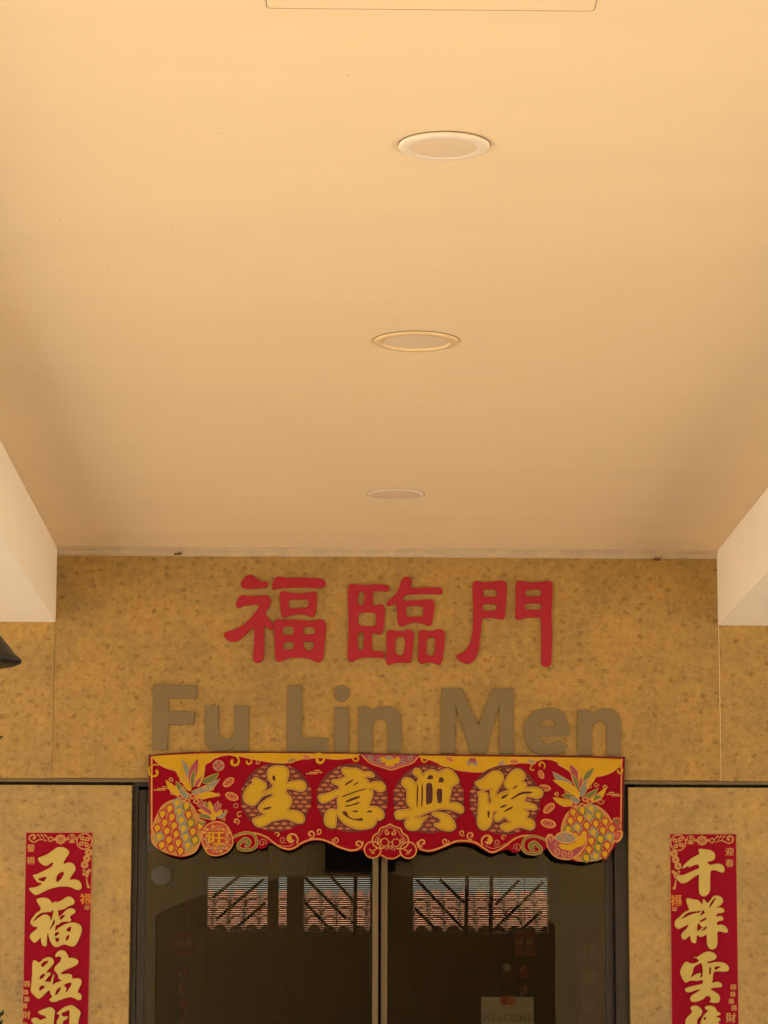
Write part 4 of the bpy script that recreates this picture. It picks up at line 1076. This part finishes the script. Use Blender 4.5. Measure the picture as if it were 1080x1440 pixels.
def lattice(body, conv, base, a_, b_):
    cxm = sum(p[0] for p in body) / len(body); cym = sum(p[1] for p in body) / len(body)
    small = [(cxm + (x - cxm) * 0.94, cym + (y - cym) * 0.94) for x, y in body]
    pts, cols = [], []
    cyc = [M_bsc_red, M_bsc_red, M_teal, M_bsc_red, M_green]
    for i in range(-9, 10):
        for j in range(-9, 10):
            p = conv([(base[0] + i * a_[0] + j * b_[0], base[1] + i * a_[1] + j * b_[1])])[0]
            if inside(p, small):
                pts.append(p); cols.append(cyc[(2 * i + j * 3 + (i * j) % 2) % 5])
    return pts, cols
bodyL = z1([(330,575),(260,600),(190,650),(140,730),(95,830),(70,930),(60,1020),(80,1090),(140,1150),(220,1195),(320,1225),(420,1240),(520,1222),(590,1180),(625,1110),(650,1020),(660,930),(645,840),(600,740),(560,660),(500,600),(420,575)])
cellsL, eL = lattice(bodyL, z1, (305, 780), (110, 35), (-85, 65))
P1 = lambda x, y: (205 + x / 8.31, 1055 + y / 8.31)
crownL = [(P1(500,330), P1(415,100), 7, M_teal, 2), (P1(520,470), P1(350,240), 8, M_byel, 2), (P1(540,420), P1(615,95), 12, M_purp, -3), (P1(600,420), P1(690,170), 9, M_byel, -1), (P1(545,430), P1(575,215), 5.5, M_green, -1.5),
          (P1(580,420), P1(655,300), 4.5, M_purp, 0), (P1(660,370), P1(855,262), 9, M_green, 2.5), (P1(540,500), P1(870,330), 9, M_teal, 4), (P1(500,530), P1(230,345), 10, M_byel, -5), (P1(470,500), P1(350,360), 7, M_green, -2), (P1(500,550), P1(400,440), 9, M_teal, -3),
          (P1(600,540), P1(770,500), 7, M_green, 2), (P1(590,560), P1(865,530), 8, M_byel, -3), (P1(620,560), P1(700,690), 7, M_purp, 2)]
eyesL = [(P1(400,540)[0], P1(400,540)[1], 4.0), (P1(485,590)[0], P1(485,590)[1], 4.2), (P1(550,540)[0], P1(550,540)[1], 5.0), (P1(590,598)[0], P1(590,598)[1], 4.2)]
p_, A2 = pineapple(bodyL, cellsL, eL, crownL, None, eyesL, 0.25)
for (x, y, r, cw_) in ((290, 345, 3.6, 1), (420, 360, 5.0, 1), (690, 435, 3.8, -1), (765, 440, 4.0, -1), (845, 515, 3.0, -1), (310, 490, 4.0, -1), (445, 440, 3.2, 1), (610, 490, 2.8, 1)):
    q = P1(x, y); A2.spiral(q[0], q[1], r, 1.1, 0.5, M_bline, 1.0, 1.6, cw_)
A2.build('crown', p_)
bodyR = z2([(430,650),(340,700),(280,780),(245,880),(240,980),(280,1080),(330,1170),(390,1270),(470,1300),(560,1303),(660,1290),(750,1250),(820,1170),(860,1080),(865,980),(850,880),(810,780),(740,700),(650,640),(540,630)])
cellsR, eR = lattice(bodyR, z2, (540, 880), (80, 78), (108, -22))
P2 = lambda x, y: (760 + x / 8.31, 1055 + y / 8.31)
crownR = [(P2(360,400), P2(140,248), 9, M_teal, -3), (P2(460,540), P2(140,348), 10, M_byel, 3), (P2(455,460), P2(345,160), 12, M_purp, 2), (P2(450,470), P2(365,275), 6, M_green, 1), (P2(490,480), P2(435,185), 7, M_byel, 2), (P2(465,450), P2(480,300), 4.5, M_purp, 0),
          (P2(510,390), P2(630,200), 8, M_green, -2), (P2(470,540), P2(665,285), 9, M_teal, -4), (P2(540,430), P2(670,240), 6, M_byel, 0), (P2(560,600), P2(770,430), 8, M_byel, 4), (P2(520,540), P2(680,440), 6, M_green, 2), (P2(400,620), P2(140,550), 9, M_byel, -3), (P2(440,580), P2(235,530), 7, M_green, 2), (P2(460,600), P2(350,540), 8, M_teal, -2), (P2(620,580), P2(720,560), 6, M_green, -3)]
eyesR = [(P2(390,635)[0], P2(390,635)[1], 4.2), (P2(485,645)[0], P2(485,645)[1], 4.2), (P2(575,600)[0], P2(575,600)[1], 4.4), (P2(525,575)[0], P2(525,575)[1], 4.6)]
p_, A2 = pineapple(bodyR, cellsR, eR, crownR, None, eyesR, -0.15)
for (x, y, r, cw_) in ((185, 515, 3.4, 1), (310, 480, 5.0, 1), (560, 415, 4.6, -1), (650, 400, 3.8, -1), (755, 425, 3.6, -1), (700, 590, 5.5, -1), (275, 630, 4.0, -1)):
    q = P2(x, y); A2.spiral(q[0], q[1], r, 1.1, 0.5, M_bline, 1.0, 1.6, cw_)
A2.build('crown', p_)
# gold ingot in front of the right pineapple
A = Art(BY - 0.0026, 0.00003)
ing = smooth_loop(z2([(65,1020),(90,985),(130,980),(165,1010),(200,970),(300,945),(380,970),(420,1020),(470,990),(530,990),(545,1060),(520,1140),(450,1220),(360,1275),(270,1280),(180,1255),(110,1190),(70,1110)]))
A.poly([ing], M_bline)
A.poly([smooth_loop(z2([(80,1030),(100,1000),(140,1010),(180,1050),(260,1090),(360,1085),(430,1050),(480,1010),(520,1010),(530,1060),(505,1130),(440,1205),(360,1258),(270,1265),(185,1240),(120,1180),(85,1110)]))], M_purp)
A.poly([smooth_loop(z2([(175,1030),(220,985),(300,965),(370,990),(405,1035),(370,1065),(300,1075),(220,1060)]))], M_teal)
A.poly([smooth_loop(z2([(220,1100),(300,1105),(400,1080),(450,1020),(510,1000),(528,1050),(500,1110),(420,1140),(370,1170),(270,1160),(230,1140)]))], M_byel)
for (x, y, r) in ((190, 1180, 5.5), (270, 1215, 5), (345, 1205, 4.6), (180, 1100, 3.6), (240, 1010, 2.6), (300, 995, 2.6), (350, 1030, 2.6), (270, 1045, 2.4), (115, 1025, 5)):
    q = P2(x, y); A.spiral(q[0], q[1], r, 1.2, 0.8, M_bline if r > 4 else M_bpink, 1.0, 1.4, 1)
A.build('ingot', ban)
# small pineapple in front of the left one
A = Art(BY - 0.0026, 0.00002)
bodyS = z1([(700,880),(660,960),(650,1060),(680,1150),(730,1215),(800,1238),(890,1225),(970,1180),(1018,1110),(1018,1020),(985,930),(930,860),(850,830),(770,840)])
A.poly([smooth_loop(bodyS)], M_bline)
cxm = sum(p[0] for p in bodyS) / len(bodyS); cym = sum(p[1] for p in bodyS) / len(bodyS)
A.poly([smooth_loop([(cxm + (x - cxm) * 0.93, cym + (y - cym) * 0.93) for x, y in bodyS])], M_bsc_red)
rn = random.Random(3)
for j in range(-5, 6):
    for i in range(-5, 6):
        x = cxm + (i + 0.5 * (j % 2)) * 5.6; y = cym + j * 4.4
        if ((x - cxm) / 20.0) ** 2 + ((y - cym) / 22.5) ** 2 > 0.86: continue
        A.disc(x, y, 2.5, 2.1, M_bline, 0, 8)
        A.disc(x, y, 1.7, 1.4, rn.choice([M_byel, M_byel, M_green, M_teal, M_bsc_red, M_byel]), 0, 8)
A.poly([[P1(725, 945), P1(920, 940), P1(925, 1105), P1(735, 1115)]], M_bsc_red)
q = P1(825, 1027); A.text('旺', q[0] - 0.5, q[1], 17.5, M_byel, 1.15); A.text('旺', q[0] + 0.5, q[1] + 0.3, 17.5, M_byel, 1.15)
for base, tip, w, m, bend in [(P1(730,710), P1(690,590), 5, M_green, 0), (P1(775,720), P1(740,590), 5.5, M_byel, 0), (P1(800,720), P1(850,590), 5.5, M_purp, 0), (P1(820,730), P1(885,615), 4, M_purp, 0), (P1(780,770), P1(600,700), 6, M_byel, 2), (P1(770,800), P1(590,770), 6, M_green, 2), (P1(780,760), P1(590,640), 6, M_purp, 2), (P1(830,780), P1(945,720), 6, M_teal, 2), (P1(800,760), P1(900,690), 5, M_byel, 2), (P1(790,820), P1(790,700), 7, M_byel, 0), (P1(700,850), P1(610,820), 6, M_green, -2)]:
    A.leaf(base, tip, w + 1.2, m, M_bline, bend, 0.8)
for (x, y, r) in ((600, 760, 3.6), (930, 715, 2.8), (905, 805, 3.0), (650, 830, 3.2)):
    q = P1(x, y); A.spiral(q[0], q[1], r, 1.1, 0.5, M_bline, 0.9, 1.3, 1)
A.build('small_pineapple', ban)

# ------------------------------------------------------------------ couplet scrolls
WU = [[(235,470),(270,445),(350,415),(420,370),(490,320),(550,308),(610,325),(655,365),(655,400),(620,450),(585,510),(585,545),(620,530),(670,522),(720,545),(745,590),(735,640),(700,690),(675,730),(670,760),(730,755),(790,770),(825,820),(830,870),(800,895),(750,890),(700,865),(640,850),(560,850),(480,860),(390,885),(310,920),(240,955),(190,962),(145,930),(112,885),(130,872),(190,865),(250,840),(290,805),(230,790),(190,740),(165,700),(200,690),(270,660),(350,620),(410,585),(440,545),(435,515),(400,530),(360,560),(310,555),(260,520)],
 [(228,752),(270,730),(345,710),(345,740),(320,780),(275,780)], [(480,770),(490,710),(530,660),(585,648),(590,680),(560,740),(520,780),(490,788)]]
FU2 = [[(215,105),(250,82),(340,78),(390,105),(420,140),(440,150),(460,130),(500,135),(560,110),(620,70),(670,62),(715,90),(735,135),(715,165),(650,190),(600,225),(545,240),(505,250),(510,300),(520,340),(570,300),(620,250),(670,222),(715,225),(745,255),(730,285),(680,320),(670,350),(685,380),(660,400),(590,400),(540,415),(515,440),(480,450),(465,500),(470,535),(520,490),(600,445),(680,420),(750,422),(810,450),(832,500),(825,560),(795,640),(760,710),(720,742),(660,735),(600,715),(540,735),(480,752),(430,720),(395,650),(375,580),(370,550),(355,600),(350,700),(345,735),(310,738),(285,710),(275,650),(270,620),(230,660),(185,690),(145,660),(120,610),(140,570),(190,530),(230,480),(180,470),(140,440),(132,400),(160,350),(210,290),(265,250),(270,210),(240,160)],
 [(160,395),(200,340),(260,290),(330,272),(400,265),(445,240),(440,300),(420,380),(402,390),(395,340),(350,308),(300,315),(240,350),(185,395)], [(385,515),(420,440),(450,365),(468,400),(458,440),(420,490),(395,520)], [(525,365),(540,330),(580,308),(608,312),(590,345),(555,375),(530,378)],
 [(455,590),(470,555),(510,542),(525,560),(505,590),(470,605)], [(620,510),(640,490),(690,465),(690,510),(675,545),(635,535)], [(465,630),(525,630),(525,660),(500,692),(480,680)], [(610,650),(625,605),(665,580),(665,620),(640,660),(615,668)]]
LIN2 = [[(165,215),(180,202),(215,215),(255,235),(300,190),(350,165),(400,162),(435,185),(447,225),(430,265),(390,310),(345,360),(345,375),(390,372),(400,395),(370,430),(330,480),(330,500),(380,498),(400,510),(425,450),(445,400),(450,412),(437,480),(432,540),(470,520),(540,490),(575,480),(540,465),(515,440),(510,405),(470,350),(458,320),(480,280),(530,230),(555,180),(545,150),(510,145),(475,155),(480,115),(520,75),(565,65),(610,85),(640,130),(655,168),(710,168),(765,190),(785,220),(770,255),(710,290),(640,320),(570,355),(545,385),(580,395),(640,390),(690,400),(700,430),(700,455),(760,450),(810,460),(832,495),(820,540),(790,600),(775,650),(810,660),(830,700),(820,740),(780,745),(730,720),(680,708),(610,720),(540,745),(470,772),(420,770),(392,745),(410,725),(430,705),(405,660),(390,615),(350,640),(300,690),(240,728),(200,700),(150,650),(135,610),(145,500),(155,380),(155,280)],
 [(270,270),(285,240),(320,212),(375,205),(370,230),(335,265),(295,298)], [(250,460),(265,415),(300,388),(335,390),(325,420),(290,455),(255,470)], [(248,615),(250,570),(285,550),(330,550),(315,585),(280,610),(250,628)], [(465,680),(480,620),(515,580),(550,570),(545,600),(515,650),(480,685)], [(580,548),(620,520),(690,505),(690,550),(660,600),(630,640),(612,635),(620,590),(600,560)]]
MEN2 = [[(235,915),(270,895),(330,870),(390,852),(435,865),(462,905),(455,960),(445,1080),(440,1200),(400,1230),(375,1190),(345,1180),(342,1075),(300,1080),(250,1095),(245,1240),(180,1240),(172,1090),(140,1030),(170,998),(220,1000),(265,1030),(310,1010),(342,1005),(345,985),(320,960),(280,950)],
 [(495,935),(530,900),(590,855),(650,830),(700,825),(750,850),(800,895),(818,930),(795,1000),(785,1080),(780,1280),(700,1290),(660,1240),(665,1080),(668,890),(620,900),(560,925),(555,945),(575,975),(640,980),(625,1010),(580,1040),(570,1080),(560,1200),(500,1200),(495,1050),(520,1000),(530,950),(500,942)]]
QIAN = [[(465,300),(490,285),(560,292),(630,305),(680,345),(690,390),(665,435),(610,455),(580,465),(600,495),(640,505),(720,490),(780,500),(815,540),(818,585),(795,605),(745,595),(690,575),(630,590),(622,680),(620,800),(610,880),(570,925),(525,935),(485,905),(472,850),(470,740),(468,640),(430,650),(370,690),(300,740),(240,755),(195,730),(162,675),(200,655),(270,640),(350,605),(430,570),(475,545),(470,510),(440,495),(390,510),(330,535),(345,508),(300,525),(245,552),(265,510),(330,445),(400,395),(470,360),(475,330)]]
XIANG = [[(298,150),(320,130),(380,145),(450,155),(490,190),(515,225),(525,190),(525,150),(545,150),(580,195),(620,170),(670,105),(730,97),(780,120),(798,165),(775,215),(720,250),(700,270),(750,260),(800,275),(818,305),(795,325),(740,335),(705,355),(715,385),(770,375),(800,400),(795,430),(750,440),(715,465),(720,500),(780,498),(830,520),(868,580),(840,603),(780,590),(722,595),(722,700),(715,780),(690,820),(650,832),(610,815),(585,770),(580,690),(575,630),(530,650),(490,660),(440,640),(432,690),(425,740),(395,745),(360,715),(350,650),(320,660),(280,695),(245,690),(228,640),(250,600),(300,550),(330,490),(280,510),(220,540),(180,548),(145,520),(137,480),(155,430),(210,380),(270,325),(335,290),(310,220)],
 [(225,410),(260,370),(320,325),(400,310),(460,305),(500,290),(475,330),(430,335),(360,355),(290,390),(235,415)], [(480,380),(500,330),(520,290),(555,325),(530,350)], [(470,455),(490,430),(540,405),(580,390),(570,420),(530,450),(490,460)], [(445,580),(445,500),(470,470),(490,510),(520,525),(480,570)], [(490,585),(530,545),(572,510),(570,550),(530,575)], [(610,245),(625,200),(660,150),(690,118),(700,140),(670,190),(640,235),(615,265)]]
YUN = [[(405,155),(440,160),(500,120),(570,85),(640,85),(695,120),(708,160),(680,190),(620,210),(580,220),(605,245),(680,230),(780,230),(850,260),(880,310),(862,348),(800,355),(700,352),(665,380),(655,470),(648,515),(720,500),(770,520),(782,560),(740,572),(650,580),(625,602),(690,640),(740,680),(755,730),(740,775),(690,785),(620,770),(640,740),(610,690),(560,700),(530,730),(450,765),(380,770),(352,740),(370,690),(430,650),(500,602),(420,612),(340,640),(290,630),(283,600),(320,575),(430,548),(520,522),(520,470),(450,482),(400,478),(340,480),(290,505),(255,470),(220,400),(215,350),(240,290),(270,240),(310,222),(345,245),(420,240),(470,210),(450,180)],
 [(395,300),(440,262),(505,242),(522,320),(518,420),(480,440),(492,380),(430,395),(350,440),(375,380)], [(608,310),(640,300),(632,390),(608,395)], [(680,300),(720,280),(770,285),(750,310),(690,335)]]
JI = [[(355,860),(380,835),(430,830),(480,855),(510,900),(500,950),(450,1010),(440,1080),(450,1200),(380,1220),(300,1120),(285,1040),(310,990),(370,930),(375,890)],
 [(555,850),(590,832),(640,832),(690,855),(712,900),(750,925),(765,945),(730,960),(700,980),(750,1000),(762,1030),(720,1050),(745,1070),(740,1100),(700,1140),(600,1180),(540,1190),(500,1120),(510,1080),(490,1070),(515,1000),(540,960),(590,910),(600,885),(570,880)], [(530,990),(580,985),(560,1020),(535,1025)]]

def couplet(corners, chars, label, orn, small):
    (xl0, xr0, yt), (xl1, xr1, yb) = corners
    zc = W((xl1 + xr1) / 2, yb)
    t = thing('couplet_scroll', label, 'scroll', (zc.x, -0.006, 1.25), 'red and gold couplet scrolls beside the door')
    f = 1.55
    ex = lambda a, b_: a + (b_ - a) * f
    loop = [(xl0, yt), (xr0, yt), (ex(xr0, xr1), ex(yt, yb)), (ex(xl0, xl1), ex(yt, yb))]
    slab_from(loop, -0.0042, -0.0060, M_cred, 'paper', t)
    E_ = Art(-0.0062, 0.00004)
    E_.line([(xl0 + 0.4, yt), (ex(xl0, xl1) + 0.4, ex(yt, yb))], 1.0, M_bpink, smooth=False)
    E_.line([(xr0 - 0.4, yt), (ex(xr0, xr1) - 0.4, ex(yt, yb))], 1.0, M_bpink, smooth=False)
    E_.line([(xl0, yt + 0.4), (xr0, yt + 0.4)], 1.0, M_bpink, smooth=False)
    E_.build('border', t)
    for data, ox, oy in chars:
        raised('character', px_loops(data, ox, oy, 9.818), -0.0062, 0.0045, 0.0008, M_cgold, t)
    # ornament run: scroll cloud, flower, ingot, big coin, string of coins, tassel
    o_, d_ = orn                       # outer top corner with the big coin, direction towards the other corner
    A = Art(-0.0064, 0.00004)
    X = lambda u: o_[0] + d_ * u
    Y = lambda v: o_[1] + v
    A.disc(X(11.5), Y(12), 11.5, 11.8, M_corn, n=28); A.disc(X(11.5), Y(12), 9.7, 10.0, M_cred, n=28)
    for k in range(4):
        a = k * math.pi / 2 + 0.6
        A.disc(X(11.5 + 5.6 * math.cos(a)), Y(12 + 5.8 * math.sin(a)), 3.5, 3.2, M_corn, 0, 8)
        A.disc(X(11.5 + 5.6 * math.cos(a)), Y(12 + 5.8 * math.sin(a)), 1.3, 1.3, M_cred, 0, 6)
    A.ring(X(11.5), Y(12), 2.6, 2.6, 1.3, M_corn, 0.78, 4)
    A.disc(X(29), Y(8), 6.4, 6.4, M_corn); A.disc(X(29), Y(5.8), 4.8, 3.4, M_cred); A.spiral(X(29), Y(5.6), 3.2, 1.2, 0, M_corn, 1, 1.4); A.disc(X(24.5), Y(10.5), 1.6, 1.4, M_cred); A.disc(X(33), Y(10.5), 1.6, 1.4, M_cred)
    for k in range(8):
        a = 2 * math.pi * k / 8
        A.disc(X(45 + 5 * math.cos(a)), Y(9 + 4.6 * math.sin(a)), 2.6, 2.6, M_corn, 0, 8)
    A.disc(X(37.8), Y(9), 3, 2.2, M_corn, 0, 8); A.disc(X(52.5), Y(9), 3, 2.2, M_corn, 0, 8)
    A.disc(X(45), Y(9), 4, 3.6, M_cred, 0, 10)
    for k in range(5):
        a = 2 * math.pi * k / 5
        A.disc(X(45 + 2.1 * math.cos(a)), Y(9 + 2.0 * math.sin(a)), 1.3, 1.2, M_corn, 0, 6)
    A.ring(X(59), Y(9), 3.0, 3.0, 1.6, M_corn, 0, 12)
    A.line([(X(64), Y(11.5)), (X(70), Y(9.5)), (X(76), Y(10)), (X(82), Y(13)), (X(87), Y(11)), (X(89), Y(7)), (X(86), Y(3.2)), (X(82), Y(3.5)), (X(81), Y(7)), (X(84), Y(8))], 2.4, M_corn, taper=(1.2, 3.0))
    for u in (63, 68, 73):
        A.line([(X(u), Y(3.0)), (X(u + 2.5), Y(4.0)), (X(u - 1.5), Y(7.5))] if False else [(X(u + 5), Y(2.5)), (X(u + 2), Y(4.5)), (X(u), Y(8))], 1.8, M_corn, taper=(2.2, 0.8))
    for k, (u, v) in enumerate(((5.5, 27.5), (8.0, 36.0), (11.2, 45.0))):
        A.disc(X(u), Y(v), 5.2, 5.2, M_corn, 0, 16); A.poly([[(X(u) - 1.5, Y(v)), (X(u), Y(v) - 1.6), (X(u) + 1.5, Y(v)), (X(u), Y(v) + 1.6)]], M_cred)
    for (u, v, r) in ((8, 55, 2.6), (12, 58, 2.6), (8, 60.5, 2.4), (12.5, 53, 2.0), (4.5, 53, 2.8), (6.5, 57, 2.2)):
        A.disc(X(u), Y(v), r, r * 0.9, M_corn, 0.4, 7)
    A.poly([[(X(9.5), Y(63)), (X(8.3), Y(63)), (X(5), Y(75)), (X(2.5), Y(75.5)), (X(5), Y(78)), (X(8), Y(77))]], M_corn)
    A.build('ornament', t)
    for s_, x, y, h_, m in small:
        A = Art(-0.0064, 0.00004)
        A.text(s_, x - 0.3, y, h_, m); A.text(s_, x + 0.3, y + 0.2, h_, m)
        A.build('inscription', t)
    return t

couplet(((36.1, 130.8, 1170.2), (31.0, 124.6, 1440)), [(WU, 30, 1160), (FU2, 30, 1255), (LIN2, 30, 1330), (MEN2, 30, 1330)], 'red scroll reading 五福臨門 in raised gold, on the lantern side of the door',
        ((130.2, 1171.2), -1), [('發', 43.5, 1192.5, 10.5, M_corn), ('福', 43, 1210, 10.5, M_corn), ('福', 120, 1264, 15, M_cora), ('印', 122.3, 1276.5, 6.5, M_corn), ('福', 37.6, 1383.5, 8.5, M_corn), ('祿', 36.0, 1395, 7.5, M_corn), ('壽', 37.5, 1405, 7.5, M_corn), ('禧', 34.5, 1414, 7.5, M_corn), ('財', 37.2, 1427, 11, M_corn), ('安', 34.5, 1441, 8, M_corn)])
couplet(((941.6, 1035.8, 1172.2), (944.0, 1039.4, 1440)), [(QIAN, 935, 1165), (XIANG, 935, 1250), (YUN, 935, 1330), (JI, 935, 1330)], 'red scroll reading 千祥雲集 in raised gold, on the welcome card side of the door',
        ((942.2, 1173.0), 1), [('迎', 1026, 1197.5, 11, M_corn), ('春', 1026, 1213.5, 11, M_corn), ('福', 950.3, 1266, 15.5, M_cora), ('印', 948.5, 1278.5, 6.5, M_corn), ('福', 1031, 1388, 8, M_corn), ('祿', 1030.5, 1398, 7.5, M_corn), ('壽', 1028.5, 1408, 7.5, M_corn), ('禧', 1032, 1417, 8, M_corn), ('財', 1028, 1431, 14, M_corn)])

# ------------------------------------------------------------------ hanging lantern under the left beam
ly = -3.0
e = W(30.5, 928.5, ly)
lr = 0.131
LK = lr / 0.170
lx = e.x - lr
lt = thing('hanging_lantern', 'black metal lantern with a flared conical cap hung beside the beam', 'lantern', (lx, ly, e.z - 0.28))
z = e.z
pr = [(0.012, z + 0.178), (0.030, z + 0.172), (0.045, z + 0.140), (0.085, z + 0.098), (0.128, z + 0.046), (0.150, z + 0.018), (0.164, z + 0.009), (0.170, z - 0.001), (0.168, z - 0.008), (0.150, z - 0.016), (0.120, z - 0.022), (0.06, z - 0.020), (0.001, z - 0.020)]
pr = [(r_ * LK, z + (zz - z) * LK) for r_, zz in pr]
v, f = lathe_vf(pr, lx, ly, 48)
mesh_obj('cap', v, f, M_black, lt, smooth=True)
v, f = lathe_vf([(r_ * LK, z + (zz - z) * LK) for r_, zz in [(0.001, z - 0.021), (0.062, z - 0.021), (0.072, z - 0.05), (0.066, z - 0.20), (0.050, z - 0.25), (0.001, z - 0.255)]], lx, ly, 32)
mesh_obj('globe', v, f, M_lglass, lt, smooth=True)
for k in range(6):
    a = 2 * math.pi * k / 6
    ca, sa = math.cos(a), math.sin(a)
    pts = [(0.066, -0.021), (0.079, -0.06), (0.073, -0.20), (0.056, -0.255), (0.060, -0.285), (0.085, -0.295), (0.107, -0.283)]
    v, f = tube_vf([(lx + r_ * LK * ca, ly + r_ * LK * sa, z + zz * LK) for r_, zz in pts], [0.006, 0.006, 0.006, 0.007, 0.007, 0.006, 0.002], 6)
    mesh_obj('rib', v, f, M_black, lt, smooth=True)
v, f = lathe_vf([(r_ * LK, z + (zz - z) * LK) for r_, zz in [(0.001, z - 0.25), (0.062, z - 0.25), (0.066, z - 0.262), (0.03, z - 0.285), (0.022, z - 0.31), (0.030, z - 0.325), (0.012, z - 0.345), (0.001, z - 0.355)]], lx, ly, 24)
mesh_obj('finial', v, f, M_black, lt, smooth=True)
v, f = tube_vf([(lx, ly, z + 0.13), (lx, ly, CEIL - 0.001)], 0.008, 8)
mesh_obj('rod', v, f, M_black, lt)
v, f = lathe_vf([(0.001, CEIL - 0.022), (0.035, CEIL - 0.02), (0.048, CEIL - 0.001), (0.001, CEIL - 0.0008)], lx, ly, 24)
mesh_obj('ceiling_rose', v, f, M_black, lt, smooth=True)

# ------------------------------------------------------------------ potted plant, its leaf tips just reaching the picture
py_ = -0.45
tip = W(5, 1424, py_)
px_ = tip.x - 0.42
pl = thing('potted_plant', 'dark leafy plant in a clay pot below the lantern', 'plant', (px_, py_, 0))
v, f = lathe_vf([(0.001, 0.0), (0.15, 0.0), (0.165, 0.03), (0.20, 0.34), (0.225, 0.36), (0.225, 0.40), (0.20, 0.40), (0.19, 0.37), (0.001, 0.365)], px_, py_, 32)
mesh_obj('pot', v, f, M_pot, pl, smooth=True)
v, f = tube_vf([(px_, py_, 0.36), (px_ + 0.01, py_ + 0.01, 0.8), (px_ - 0.01, py_, 1.25)], [0.022, 0.018, 0.012], 8)
mesh_obj('stem', v, f, M_soil, pl, smooth=True)
rn = random.Random(11)
def leaf_mesh(root, direction, length, width, droop):
    d = Vector(direction).normalized(); side = d.cross(Vector((0, 0, 1))).normalized()
    V, F = [], []
    for i in range(7):
        t_ = i / 6
        c_ = Vector(root) + d * length * t_ + Vector((0, 0, -droop * t_ * t_))
        w_ = width * math.sin(math.pi * (0.08 + 0.92 * t_)) * 0.5
        V += [c_ - side * w_ + Vector((0, 0, 0.012)), c_ - Vector((0, 0, 0.004)), c_ + side * w_ + Vector((0, 0, 0.012))]
    for i in range(6):
        b_ = i * 3
        F += [(b_, b_ + 1, b_ + 4, b_ + 3), (b_ + 1, b_ + 2, b_ + 5, b_ + 4)]
    return V, F
for k in range(34):
    a = k * 2.399
    hgt = 0.7 + 0.55 * (k / 33)
    ln = 0.40 - 0.10 * (k / 33)
    d = Vector((math.cos(a) * 0.8, math.sin(a) * 0.8, 0.75))
    v, f = leaf_mesh((px_, py_, hgt), d, ln, 0.06, 0.12)
    mesh_obj('leaf', v, f, M_leaf, pl, smooth=True)
root = Vector((px_, py_, 1.25))
for (qx, qy) in ((5.5, 1424), (3.5, 1438), (1, 1430)):
    g = W(qx, qy, py_)
    dvec = Vector((g.x - root.x, 0.0, g.z + 0.06 - root.z))
    v, f = leaf_mesh(root, dvec, dvec.length, 0.05, 0.06)
    mesh_obj('leaf', v, f, M_leaf, pl, smooth=True)
